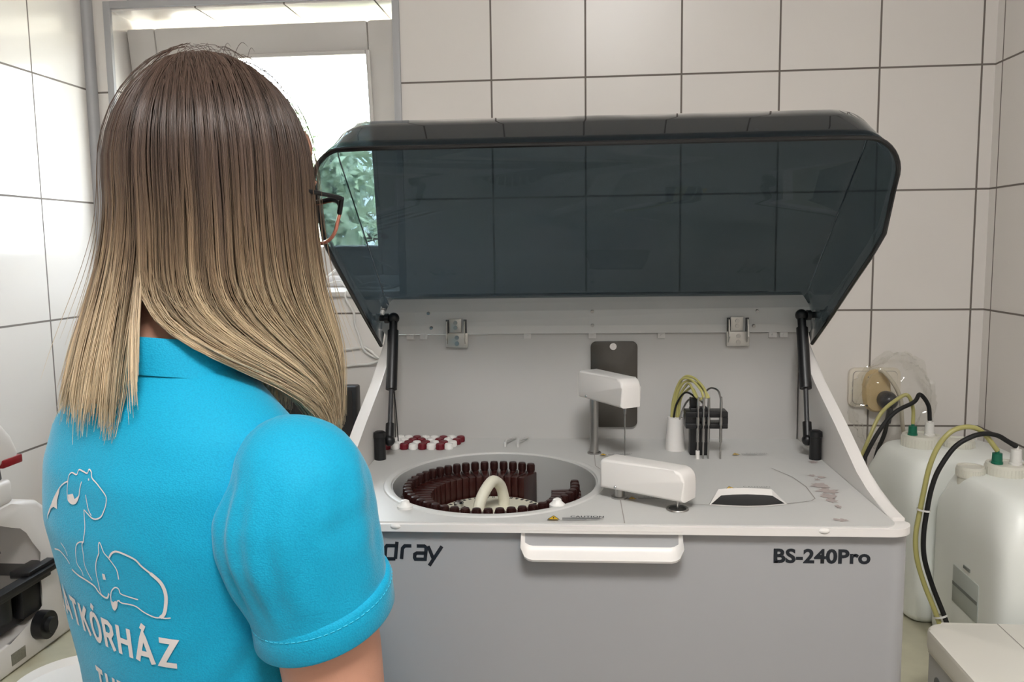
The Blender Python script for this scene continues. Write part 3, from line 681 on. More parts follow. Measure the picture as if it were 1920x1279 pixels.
# gas struts
for sx, xs_, yt, ym, yb in ((-1, -0.318, 0.402, 0.348, 0.304), (1, 0.322, 0.405, 0.352, 0.318)):
    top = Vector((xs_, yt, 0.582)); mid = Vector((xs_, ym, 0.476)); bot_ = Vector((xs_ - sx * 0.010, yb, 0.410)); mid.x -= sx * 0.005
    g = obj('gas_strut', B(), W_['black'], an)
    bm = B(); rod(bm, mid, top + (mid - top) * 0.18, 0.0088, n=20); rod(bm, top + (mid - top) * 0.2, top, 0.0065, n=16); ball(bm, top, 0.0095, 16)
    rod(bm, top, top + Vector((sx * 0.022, 0.004, 0)), 0.005, n=12); rod(bm, top + Vector((sx * 0.008, 0, 0)), top + Vector((sx * 0.014, 0, 0)), 0.008, n=14)
    bmesh.ops.recalc_face_normals(bm, faces=bm.faces[:]); bm.to_mesh(g.data); bm.free(); g.data.shade_smooth(); g.data.set_sharp_from_angle(angle=R2D(40))
    bm = B(); rod(bm, mid + (mid - top) * -0.02, bot_, 0.0036, n=12); obj('piston_rod', bm, W_['darkgrey'], g)
    bm = B(); d = (mid - bot_).normalized(); rod(bm, bot_ - d * 0.006, bot_ + d * 0.022, 0.0065, n=14); ball(bm, bot_ - d * 0.005, 0.0085, 14)
    px = sx * 0.3235
    py = yb - 0.015
    rod(bm, bot_, (px, py, bot_.z + 0.002), 0.004, n=10)
    lathe(bm, [(0.0085, DK - 0.001), (0.0085, bot_.z + 0.003), (0.0095, bot_.z + 0.004), (0.009, bot_.z + 0.011), (0.006, bot_.z + 0.013)], 18, Matrix.Translation((px - sx * 0.004, py, 0)))
    obj('lower_bracket', bm, W_['black'], g)
    bm = B(); rod(bm, (xs_ + sx * 0.026, yt + 0.005, 0.582), (xs_ + sx * 0.021, yt + 0.004, 0.582), 0.008, n=16); obj('washer', bm, W_['chrome'], g)
bm = B(); tube(bm, [(-0.3125, 0.362, 0.476), (-0.3105, 0.366, 0.44), (-0.3095, 0.372, 0.384)], 0.0009, 6); obj('tether', bm, W_['rubber'], an)

# loose bottle caps on the deck
def make_cap(m, hole):
    bm = B()
    if hole: lathe(bm, [(0.0060, 0), (0.0064, 0.001), (0.0064, 0.0085), (0.0056, 0.0095), (0.0046, 0.0095), (0.0044, 0.0035), (0.0006, 0.0032)], 20)
    else: lathe(bm, [(0.0060, 0), (0.0064, 0.001), (0.0064, 0.0078), (0.0058, 0.0092), (0.0040, 0.0098), (0.0012, 0.0096)], 20)
    for i in range(20): box(bm, 0.0061, 0.00675, -0.00045, 0.00045, 0.001, 0.0078, M=Matrix.Rotation(2 * PI * i / 20, 4, 'Z'))
    return obj('bottle_cap', bm, m)
prot = {'R': make_cap(W_['redcap'], False), 'W': make_cap(W_['whitecap'], False), 'H': make_cap(W_['whitecap'], True)}
used = set()
rows_ = [(0.352, -0.3245, 'RWRWRWRW', 'front'), (0.3695, -0.3215, 'RHRWRWRW', 'second'), (0.387, -0.3175, 'WHRRWRHR', 'third'), (0.4045, -0.3135, 'HWRHWRHR', 'back')]
nm_ = {'R': 'dark red bottle cap', 'W': 'closed white bottle cap', 'H': 'upturned white bottle cap'}
for y, x0, pat, rn in rows_:
    for i, c in enumerate(pat):
        if c in used:
            o = prot[c].copy(); COL.objects.link(o)
        else: o = prot[c]; used.add(c)
        o.location = mloc(x0 + i * 0.0142 + random.uniform(-0.0004, 0.0004), y + random.uniform(-0.001, 0.001), DK + 0.0002); o.rotation_euler = (0, 0, random.uniform(0, 6))
        tag(o, f'{nm_[c]} on the deck, {ORD[i]} from left in the {rn} row', 'bottle cap', 'loose bottle caps on the deck')
# ------------------------------------------------------------------ right side: jerrycans, hoses, outlet, device
def jerrycan(loc, rz, hx, hy, h, caps, label, fit):
    t = thing('jerrycan', label, 'jerrycan', loc, rz, 'natural plastic jerrycans beside the analyser')
    bm = B(); Rr = []
    prof = [(0.0, 0.92), (0.006, 0.975), (0.016, 1.0), (0.10, 1.0), (h * 0.64, 1.0), (h * 0.71, 0.992), (h * 0.77, 0.965), (h * 0.83, 0.90), (h * 0.885, 0.80), (h * 0.925, 0.69), (h * 0.95, 0.58), (h * 0.965, 0.45)]
    loft(bm, [(0, 0, z, hx * (0.58 + 0.42 * k if z > h * 0.65 else k), hy * (0.42 + 0.58 * k if z > h * 0.65 else k), 9 if z < h * 0.8 else 6) for z, k in prof], 72)
    b = obj('body', bm, W_['hdpe'], t, True, 60)
    # moulded plaque on the left face
    M = Matrix.Translation((-hx - 0.0005, -0.02, h * 0.40)) @ Matrix.Rotation(-PI / 2, 4, 'Y') @ Matrix.Rotation(0, 4, 'Z')
    bm = B(); box(bm, -hx - 0.0012, -hx + 0.004, -0.062, 0.030, h * 0.30, h * 0.50, 0.002, 2); pq = obj('moulded_plaque', bm, mat('plaque_grey', rgb(176, 182, 176), 0.5), b)
    bm = B(); box(bm, -hx - 0.0018, -hx, -0.060, 0.028, h * 0.395, h * 0.412); box(bm, -hx - 0.0016, -hx, -0.030, -0.008, h * 0.525, h * 0.54); obj('plaque_band', bm, mat('plaque_band', rgb(118, 122, 118), 0.6), b, False)
    for k, (cx, cy, r, hh) in enumerate(caps):
        bm = B(); z0 = h * 0.94; lathe(bm, [(r * 0.9, z0 - 0.02), (r * 0.9, z0), (r, z0 + 0.002), (r, z0 + hh - 0.004), (r * 0.96, z0 + hh), (r * 0.80, z0 + hh), (r * 0.78, z0 + hh - 0.002), (0.002, z0 + hh - 0.002)], 36, Matrix.Translation((cx, cy, 0)))
        for i in range(36): box(bm, r - 0.0008, r + 0.0008, -0.001, 0.001, z0 + 0.004, z0 + hh - 0.005, M=Matrix.Translation((cx, cy, 0)) @ Matrix.Rotation(2 * PI * i / 36, 4, 'Z'))
        c = obj('screw_cap', bm, W_['hdpecap'], t, True, 30)
        if k == 0:
            zt = z0 + hh - 0.002
            for (fx, fy, m, r1, h1, nm) in ((cx - r * 0.42, cy + 0.004, W_['green'], 0.0082, 0.018, 'green_fitting'), (cx + r * 0.42, cy - 0.002, W_['whitecap'], 0.0088, 0.026, 'white_fitting')):
                bm = B(); lathe(bm, [(r1 * 1.12, zt), (r1 * 1.12, zt + 0.003), (r1, zt + 0.004), (r1 * 0.92, zt + h1), (r1 * 0.4, zt + h1), (r1 * 0.36, zt + h1 + 0.006)], 20, Matrix.Translation((fx, fy, 0))); obj(nm, bm, m, c)
                fit.append(Matrix.Translation(loc) @ Matrix.Rotation(rz, 4, 'Z') @ Vector((fx, fy, zt + h1 + 0.004)))
    return t
fit = []
jerrycan((0.6985, -0.194, BZ + 0.001), R2D(3), 0.121, 0.124, 0.306, [(-0.046, 0.030, 0.035, 0.030), (0.024, 0.024, 0.028, 0.022)], 'pale plastic jerrycan at the back beside the wall outlet', fit)
jerrycan((0.718, -0.464, BZ + 0.001), R2D(0), 0.110, 0.132, 0.318, [(-0.024, 0.052, 0.032, 0.026), (-0.079, 0.056, 0.0215, 0.020)], 'pale plastic jerrycan nearest the camera at the right edge with a grey plaque', fit)
gA, wA, gB, wB = fit
def hose(pts, r, m, label, name='hose', cat='hose'):
    bm = B(); tube(bm, pts, r, 10, 10); o = obj(name, bm, m); tag(o, label, cat); return o
hose([gA, gA + Vector((-0.001, 0, 0.03)), gA + Vector((-0.012, -0.004, 0.056)), (0.610, -0.165, 1.192), (0.572, -0.175, 1.163), (0.545, -0.19, 1.115), (0.515, -0.20, 1.04), (0.49, -0.21, 0.95), (0.46, -0.23, 0.86)], 0.0036, W_['yellowtube'], 'thin yellowish hose from the green fitting of the back jerrycan')
hose([wA, wA + Vector((-0.004, 0, 0.03)), wA + Vector((-0.022, -0.004, 0.052)), (0.628, -0.185, 1.186), (0.588, -0.195, 1.166), (0.553, -0.205, 1.123), (0.52, -0.212, 1.05), (0.495, -0.222, 0.95), (0.475, -0.235, 0.85)], 0.0040, W_['rubber'], 'black hose arching from the back jerrycan to the analyser')
hose([gB, (0.662, -0.408, 1.170), (0.646, -0.409, 1.183), (0.626, -0.41, 1.186), (0.604, -0.411, 1.178), (0.585, -0.412, 1.155), (0.572, -0.412, 1.12), (0.5645, -0.412, 1.078), (0.558, -0.414, 1.04), (0.5525, -0.416, 1.0), (0.5545, -0.420, 0.962), (0.567, -0.424, 0.918), (0.583, -0.436, 0.872), (0.590, -0.448, 0.84), (0.592, -0.46, 0.806)], 0.0042, W_['yellowtube'], 'thicker yellow hose arching from the front jerrycan down behind the small device')
hose([wB, (0.692, -0.412, 1.164), (0.676, -0.415, 1.173), (0.655, -0.417, 1.1765), (0.631, -0.42, 1.171), (0.606, -0.42, 1.153), (0.584, -0.42, 1.117), (0.5735, -0.42, 1.085), (0.568, -0.42, 1.05), (0.563, -0.422, 1.006), (0.564, -0.426, 0.966), (0.577, -0.43, 0.92), (0.5935, -0.442, 0.872), (0.600, -0.455, 0.84), (0.601, -0.468, 0.806)], 0.0040, W_['rubber'], 'black hose beside the yellow one from the front jerrycan')
for k, p in enumerate(((0.5635, -0.4165, 1.047), (0.5885, -0.439, 0.872))):
    bm = B(); d = Vector((-0.006, -0.002, -0.05)) if k == 0 else Vector((0.015, -0.012, -0.05)); M, _ = axis_M(Vector(p), Vector(p) + d)
    lathe(bm, [(0.0108, 0), (0.0108, 0.003), (0.0098, 0.003), (0.0098, 0)], 20, M, False); o = obj('cable_tie', bm, W_['whitecap']); tag(o, ['upper white cable tie round the paired hoses', 'lower white cable tie round the paired hoses'][k], 'cable tie', 'cable ties on the hoses')

# wall outlet, adapter, plug, torn plastic film
so = thing('wall_outlet', 'white rounded wall outlet on the tiles right of the analyser', 'outlet', (0.612, 0, 1.185))
bm = B(); prism(bm, rrect(-0.053, 0.053, -0.042, 0.042, 0.012), -0.011, 0.0, 'xz', 0.003, 3); obj('cover_plate', bm, W_['socket'], so)
bm = B(); prism(bm, rrect(-0.046, 0.046, -0.036, 0.036, 0.010), -0.0116, -0.0105, 'xz'); obj('joint', bm, W_['seam'], so)
bm = B(); prism(bm, rrect(-0.045, 0.045, -0.035, 0.035, 0.0095), -0.014, -0.011, 'xz', 0.001); obj('insert', bm, W_['socket'], so)
ad = thing('plug_adapter', 'stained beige adapter plugged into the wall outlet', 'adapter', (0.612, -0.0145, 1.180))
bm = B(); loft(bm, [(0, 0, 0, 0.027, 0.045, 2.6, Matrix.Rotation(PI / 2, 3, 'X')), (0, -0.014, 0, 0.027, 0.045, 2.6, Matrix.Rotation(PI / 2, 3, 'X')), (0, -0.02, 0, 0.024, 0.041, 2.6, Matrix.Rotation(PI / 2, 3, 'X'))], 40); obj('body', bm, W_['beige'], ad)
bm = B()
for a in range(6): ball(bm, (-0.021 + 0.002 * (a % 2), -0.0165, -0.03 + a * 0.012), 0.0024, 8)
obj('contact_hole', bm, W_['darkgrey'], ad)
pgl = thing('power_plug', 'black round power plug in the beige adapter with cord hanging down', 'plug', (0.627, -0.0355, 1.164))
bm = B(); lathe(bm, [(0.0185, 0), (0.019, 0.012), (0.017, 0.026), (0.011, 0.034), (0.004, 0.036)], 28, Matrix.Rotation(PI / 2, 4, 'X')); tube(bm, [(0, -0.022, -0.004), (0, -0.027, -0.02), (-0.003, -0.024, -0.045)], 0.0065, 12); obj('plug_body', bm, mat('plug_black', rgb(40, 40, 46), 0.28), pgl)
bm = B(); tube(bm, [(-0.003, -0.024, -0.04), (-0.007, -0.02, -0.07), (-0.018, -0.014, -0.11), (-0.03, -0.012, -0.17), (-0.05, -0.01, -0.25), (-0.08, -0.01, -0.34)], 0.0044, 10); obj('cord', bm, W_['rubber'], pgl)
hose([(0.612, -0.040, 1.226), (0.617, -0.052, 1.224), (0.638, -0.056, 1.196), (0.652, -0.052, 1.165), (0.655, -0.050, 1.14), (0.660, -0.045, 1.11), (0.668, -0.035, 1.085)], 0.0042, W_['plugcord'], 'beige cord looping from the top of the adapter', 'cord', 'cord')
bm = B(); rr = bmesh.ops.create_uvsphere(bm, u_segments=72, v_segments=44, radius=1)
for v in list(bm.verts):
    if v.co.y > 0.62: bm.verts.remove(v)
for v in bm.verts:
    c = v.co.copy(); k = 1 + 0.22 * noise.noise(c * 2.6) + 0.12 * abs(noise.noise(c * 6.5 + Vector((4, 0, 1)))) - 0.10 * abs(noise.noise(c * 4.3 + Vector((9, 2, 1))))
    v.co = Vector((0.640 + c.x * 0.080 * k + 0.012 * c.z, -0.037 + c.y * 0.040 * min(k, 1.1), 1.158 + c.z * 0.100 * k))
    v.co.y = min(v.co.y, -0.004)
o = obj('plastic_film', bm, W_['film'], None, True, 20); tag(o, 'crumpled clear plastic film wrapped round the wall outlet', 'plastic film')

# small device in the right front corner
dv = thing('lab_device', 'white box-shaped lab device with rounded corner at the lower right', 'lab device', (0.645, -0.79, BZ))
bm = B(); prism(bm, rrect(-0.163, 0.163, -0.155, 0.148, 0.026, 8), 0.006, 0.118, 'xy', 0.004, 3); obj('body', bm, mat('device_side', rgb(182, 182, 182), 0.45), dv)
bm = B(); prism(bm, rrect(-0.166, 0.166, -0.158, 0.151, 0.028, 8), 0.119, 0.150, 'xy', 0.006, 3); ld = obj('cover', bm, mat('device_cover', rgb(224, 221, 212), 0.4), dv)
bm = B(); strokes(bm, [[(-0.062, 0.151), (-0.062, -0.155)]], 0.0014, lambda p: Vector((p[0], p[1], 0.1503))); obj('cover_joint', bm, W_['seam'], ld, False)
bm = B()
for k, (y0, w) in enumerate(((0.095, 0.016), (0.070, 0.03), (0.03, 0.02))):
    lathe(bm, [(0.010, 0), (0.010, 0.0008)], 20, Matrix.Translation((-0.1632, y0, 0.085)) @ Matrix.Rotation(-PI / 2, 4, 'Y')) if k == 0 else box(bm, -0.1638, -0.163, y0 - w / 2, y0 + w / 2, 0.078, 0.090)
obj('side_marking', bm, mat('side_marking', rgb(96, 98, 100), 0.5), dv, False)
for sx in (-1, 1):
    for sy in (-1, 1):
        bm = B(); lathe(bm, [(0.012, 0), (0.012, 0.007)], 16, Matrix.Translation((sx * 0.13, sy * 0.12, 0))); obj('foot', bm, W_['rubber'], dv)

# ------------------------------------------------------------------ left side: microscope, dish, cables, screen
ms = thing('microscope', 'white laboratory microscope with black stage at the left edge', 'microscope', (-1.0, -0.50, BZ))
def sy(y): return y + 0.50
armp = [(-0.408, 0.0), (-0.414, 0.02), (-0.424, 0.06), (-0.440, 0.12), (-0.456, 0.18), (-0.468, 0.22), (-0.482, 0.25), (-0.503, 0.268), (-0.536, 0.279), (-0.57, 0.282), (-0.62, 0.279), (-0.66, 0.277), (-0.66, 0.252), (-0.60, 0.254), (-0.572, 0.252), (-0.549, 0.243), (-0.532, 0.228), (-0.518, 0.205), (-0.508, 0.175), (-0.503, 0.15), (-0.502, 0.10), (-0.506, 0.075), (-0.54, 0.058), (-0.60, 0.052), (-0.70, 0.05), (-0.705, 0.0)]
bm = B(); prism(bm, [(sy(y), z) for y, z in armp], -0.045, 0.052, 'yz', 0.010, 4); obj('stand', bm, W_['scope'], ms)
bm = B(); box(bm, -0.05, 0.048, sy(-0.67), sy(-0.557), 0.281, 0.322, 0.008, 3); obj('head', bm, W_['scope'], ms)
bm = B(); M = Matrix.Translation((0.0, sy(-0.585), 0.322)) @ Matrix.Rotation(R2D(0), 4, 'X')
lathe(bm, [(0.040, 0), (0.038, 0.02)], 28, M)
obj('turntable', bm, W_['darkgrey'], ms)
bm = B(); prism(bm, [(sy(-0.68), 0.345), (sy(-0.535), 0.345), (sy(-0.53), 0.362), (sy(-0.545), 0.392), (sy(-0.565), 0.415), (sy(-0.60), 0.43), (sy(-0.68), 0.425)], -0.045, 0.045, 'yz', 0.01, 4); bn = obj('binocular_body', bm, W_['scope'], ms)
bm = B(); box(bm, -0.047, 0.047, sy(-0.575), sy(-0.527), 0.342, 0.356, 0.002, 2); obj('red_band', bm, W_['scopered'], bn)
for x in (-0.028, 0.028):
    bm = B(); rod(bm, (x, sy(-0.64), 0.41), (x, sy(-0.72), 0.47), 0.017, n=20); rod(bm, (x, sy(-0.715), 0.466), (x, sy(-0.745), 0.489), 0.019, n=20); obj('eyepiece', bm, W_['black'], bn)
bm = B(); lathe(bm, [(0.03, 0.225), (0.034, 0.235), (0.034, 0.252)], 24, Matrix.Translation((0, sy(-0.60), 0))); np_ = obj('nosepiece', bm, W_['black'], ms)
for a in range(4):
    t = R2D(45 + a * 90); d = Vector((math.cos(t) * 0.5, math.sin(t) * 0.5, -1)).normalized(); p = Vector((math.cos(t) * 0.018, sy(-0.60) + math.sin(t) * 0.018, 0.232))
    bm = B(); rod(bm, p, p + d * 0.028, 0.010, 0.009, 16); rod(bm, p + d * 0.028, p + d * 0.04, 0.006, 0.004, 12); obj('objective', bm, W_['chrome'], np_)
bm = B(); box(bm, -0.062, 0.072, sy(-0.68), sy(-0.487), 0.142, 0.152, 0.002, 2); box(bm, -0.05, 0.06, sy(-0.66), sy(-0.495), 0.130, 0.142, 0.002, 2); box(bm, 0.03, 0.066, sy(-0.56), sy(-0.49), 0.152, 0.160, 0.002, 2); stg = obj('stage', bm, W_['black'], ms)
bm = B(); box(bm, -0.03, 0.055, sy(-0.66), sy(-0.56), 0.1522, 0.1535); obj('glass_slide', bm, W_['chrome'], stg, False)
bm = B(); box(bm, -0.03, 0.03, sy(-0.65), sy(-0.515), 0.06, 0.13, 0.006, 2); box(bm, 0.03, 0.05, sy(-0.56), sy(-0.51), 0.075, 0.13, 0.005, 2); lathe(bm, [(0.024, 0.09), (0.024, 0.13)], 20, Matrix.Translation((0.03, sy(-0.60), 0))); obj('condenser', bm, W_['black'], ms)
for sx in (-1, 1):
    bm = B(); x = 0.052 if sx > 0 else -0.045; rod(bm, (x, sy(-0.525), 0.052), (x + sx * 0.018, sy(-0.525), 0.052), 0.0245, 0.024, 32); rod(bm, (x + sx * 0.018, sy(-0.525), 0.052), (x + sx * 0.026, sy(-0.525), 0.052), 0.014, 0.013, 24); obj('focus_knob', bm, W_['black'], ms)
bm = B(); box(bm, 0.0515, 0.0526, sy(-0.60), sy(-0.565), 0.014, 0.034); obj('type_plate', bm, mat('type_plate', rgb(120, 116, 104), 0.5, vary=0.4, vscale=300), ms, False)
bm = B(); box(bm, -0.03, 0.03, sy(-0.69), sy(-0.61), 0.0505, 0.056, 0.002, 2); obj('lamp_housing', bm, W_['darkgrey'], ms)

bm = B(); lathe(bm, [(0.055, 0), (0.088, 0.010), (0.095, 0.022), (0.0935, 0.024), (0.086, 0.013), (0.052, 0.004), (0.002, 0.004)], 48)
o = obj('white_dish', bm, W_['whitecap'], loc=(-0.80, -0.655, BZ)); tag(o, 'shallow white round dish on the worktop beside the microscope', 'dish')

mn = thing('monitor', 'black flat screen standing behind the left side of the analyser', 'monitor', (-0.615, -0.135, BZ))
bm = B(); box(bm, -0.137, 0.137, -0.016, 0.016, 0.09, 0.409, 0.004, 2); obj('bezel', bm, W_['black'], mn)
bm = B(); box(bm, -0.128, 0.128, -0.0172, -0.0162, 0.105, 0.400); obj('screen', bm, mat('dark_screen', rgb(10, 11, 13), 0.12), mn, False)
bm = B(); box(bm, -0.03, 0.03, 0.0, 0.014, 0.008, 0.1, 0.003, 2); box(bm, -0.09, 0.09, -0.06, 0.07, 0, 0.009, 0.003, 2); obj('stand', bm, W_['black'], mn)

# white cables lying on the sill and hanging down the wall
SZ = WZ0 + 0.012
cabs = [([(-0.70, 0.09, SZ + 0.004), (-0.62, 0.07, SZ + 0.02), (-0.565, 0.05, SZ + 0.05), (-0.535, 0.06, SZ + 0.03), (-0.50, 0.05, SZ + 0.006), (-0.45, 0.07, SZ + 0.004), (-0.43, 0.10, SZ + 0.02), (-0.455, 0.09, SZ + 0.05), (-0.50, 0.08, SZ + 0.072), (-0.52, 0.09, SZ + 0.074)], 'white cable curled up at the right end of the window sill'),
        ([(-0.66, 0.03, SZ + 0.004), (-0.60, 0.015, SZ + 0.012), (-0.555, 0.01, SZ + 0.022), (-0.53, 0.012, SZ + 0.005), (-0.48, 0.014, SZ + 0.018), (-0.44, 0.012, SZ + 0.01), (-0.46, 0.006, SZ + 0.004), (-0.52, 0.0, SZ + 0.006), (-0.535, -0.013, SZ - 0.01), (-0.518, -0.012, 1.355), (-0.516, -0.008, 1.325), (-0.508, -0.008, 1.30), (-0.50, -0.008, 1.272), (-0.484, -0.008, 1.257), (-0.462, -0.008, 1.25), (-0.44, -0.01, 1.262), (-0.40, -0.02, 1.22), (-0.38, -0.03, 1.10)], 'white cable hanging from the sill in a loop behind the analyser'),
        ([(-0.60, -0.007, 1.262), (-0.56, -0.007, 1.267), (-0.525, -0.007, 1.271), (-0.50, -0.007, 1.274), (-0.485, -0.009, 1.268), (-0.465, -0.014, 1.252), (-0.455, -0.017, 1.249)], 'upper white cable running along the tiles below the sill'),
        ([(-0.62, -0.007, 1.222), (-0.56, -0.007, 1.228), (-0.52, -0.007, 1.234), (-0.489, -0.008, 1.236), (-0.465, -0.015, 1.244), (-0.445, -0.02, 1.262), (-0.43, -0.026, 1.29), (-0.40, -0.03, 1.30), (-0.37, -0.04, 1.2)], 'lower white cable running along the tiles towards the analyser'),
        ([(-0.585, -0.014, SZ - 0.004), (-0.565, -0.008, 1.34), (-0.557, -0.008, 1.306), (-0.566, -0.008, 1.276), (-0.572, -0.008, 1.2)], 'white cable dropping straight down from the sill beside her hair')]
for pts, lb in cabs:
    bm = B(); tube(bm, pts, 0.0028, 8, 8); o = obj('cable', bm, W_['cable']); tag(o, lb, 'cable', 'white cables below the window')

# ------------------------------------------------------------------ outside the window
bm = B(); bmesh.ops.create_grid(bm, x_segments=40, y_segments=40, size=1)
for v in bm.verts: v.co = Vector((-4 + v.co.x * 14, 12 + v.co.y * 11.6, -0.3 + 0.08 * noise.noise(v.co * 5)))
o = obj('ground', bm, W_['palebounce']); o['kind'] = 'structure'
leafm = mat('leaf', rgb(172, 186, 160), 0.5, vary=0.45, vscale=1.7)
def tree(loc, h, r, n, label, seed):
    rs = np.random.default_rng(seed); t = thing('garden_tree', label, 'tree', loc, 0, 'trees outside the window')
    bm = B(); limb(bm, [(0, 0, 0, 0.09), (0.04, 0.02, h * 0.3, 0.07), (-0.02, 0.05, h * 0.6, 0.05), (0, 0, h * 0.85, 0.02)], 12)
    for k in range(9):
        a = rs.uniform(0, 6.28); z = h * rs.uniform(0.35, 0.75); L = r * rs.uniform(0.5, 0.85); tube(bm, [(0, 0, z), (math.cos(a) * L * 0.5, math.sin(a) * L * 0.5, z + L * 0.15), (math.cos(a) * L, math.sin(a) * L, z + L * 0.25)], 0.018, 6, 4)
    obj('trunk', bm, W_['bark'], t)
    cl = [(rs.normal(0, r * 0.5), rs.normal(0, r * 0.5), h * 0.72 + rs.normal(0, h * 0.16), r * rs.uniform(0.25, 0.5)) for _ in range(26)]
    vs = []; fs = []
    for i in range(n):
        cx, cy, cz, cr_ = cl[rs.integers(len(cl))]; d = rs.normal(0, 1, 3); d /= np.linalg.norm(d); p = np.array([cx, cy, cz]) + d * cr_ * rs.uniform(0.6, 1.0) ** 0.5
        if p[2] > h: p[2] = h - rs.uniform(0, 0.2)
        u = rs.normal(0, 1, 3); u /= np.linalg.norm(u); w = np.cross(u, d + rs.normal(0, 0.5, 3)); w /= (np.linalg.norm(w) + 1e-6); s = rs.uniform(0.035, 0.07)
        b = len(vs); vs += [p - u * s, p + w * s * 0.4, p + u * s, p - w * s * 0.4]; fs.append((b, b + 1, b + 2, b + 3))
    me = bpy.data.meshes.new('foliage'); me.from_pydata([tuple(v) for v in vs], [], fs); obj('foliage', me, leafm, t, False)
for q in (((-1.75, 3.6, -0.3), 2.75, 0.85, 5200, 'light green leafy tree nearest to the window, seen through the lid', 1), ((-3.6, 5.2, -0.3), 3.2, 1.2, 5200, 'green tree on the left beyond the near tree outside the window', 2), ((-0.6, 6.2, -0.3), 2.9, 1.2, 4200, 'green tree on the right farther out beyond the window', 3)): tree(*q)
# ------------------------------------------------------------------ the woman at the analyser
PX, PY, PA = -0.377, -1.078, R2D(-28)
pe = thing('person', 'woman in turquoise printed shirt, long brown-to-blonde hair and glasses, standing with her back turned', 'person', (PX, PY, 0), PA)
HZ = 1.565; HC = Vector((0.0, 0.045, HZ))         # centre of the head in her own frame
SHO = (0.166, -0.012, 1.322)
# body as one continuous skin: head, neck, trunk, arms with hands, legs
bm = B()
tilt = Matrix.Rotation(R2D(-12), 3, 'X')
def H(x, y, z): return HC + tilt @ Vector((x, y, z))
def hball(x, y, z, r, s=(1, 1, 1), n=24):
    rr = bmesh.ops.create_uvsphere(bm, u_segments=n, v_segments=n // 2, radius=r)
    for v in rr['verts']: v.co = H(x + v.co.x * s[0], y + v.co.y * s[1], z + v.co.z * s[2])
hball(0, -0.004, 0.012, 0.1, (0.70, 0.86, 0.92), 40)
hball(0, 0.030, -0.035, 0.1, (0.64, 0.62, 0.72), 32)
hball(0, 0.052, -0.082, 0.04, (1.0, 0.9, 0.75))
hball(0, 0.060, 0.040, 0.06, (1.0, 0.42, 0.6))
for s in (-1, 1):
    hball(s * 0.040, 0.062, -0.040, 0.028, (1, 0.8, 0.9)); hball(s * 0.076, 0.0, -0.022, 0.020, (0.35, 0.8, 1.5), 16)
    hball(s * 0.033, 0.078, 0.012, 0.020, (1.2, 0.5, 0.4), 16)
limb(bm, [tuple(H(0, 0.084, 0.004)) + (0.008,), tuple(H(0, 0.098, -0.018)) + (0.010,), tuple(H(0, 0.108, -0.038)) + (0.0135,), tuple(H(0, 0.098, -0.046)) + (0.012,)], 14)
hball(0, 0.0905, -0.0615, 0.017, (1.25, 0.55, 0.33), 14); hball(0, 0.088, -0.0705, 0.015, (1.2, 0.6, 0.4), 14)
limb(bm, [(0, -0.020, 1.30, 0.070, 0.065), (0, -0.012, 1.37, 0.056, 0.056), (0, 0.004, 1.43, 0.051, 0.054), tuple(HC + Vector((0, -0.015, -0.05))) + (0.050, 0.055)], 28)
loft(bm, [(0, 0.0, 0.80, 0.15, 0.10, 2.2), (0, 0.0, 0.90, 0.145, 0.10, 2.3), (0, 0.0, 1.02, 0.115, 0.08, 2.3), (0, 0.0, 1.15, 0.125, 0.085, 2.3), (0, -0.010, 1.24, 0.135, 0.085, 2.3), (0, -0.012, 1.30, 0.140, 0.045, 2.2), (0, -0.014, 1.335, 0.07, 0.04, 2)], 36)
ARM = {}
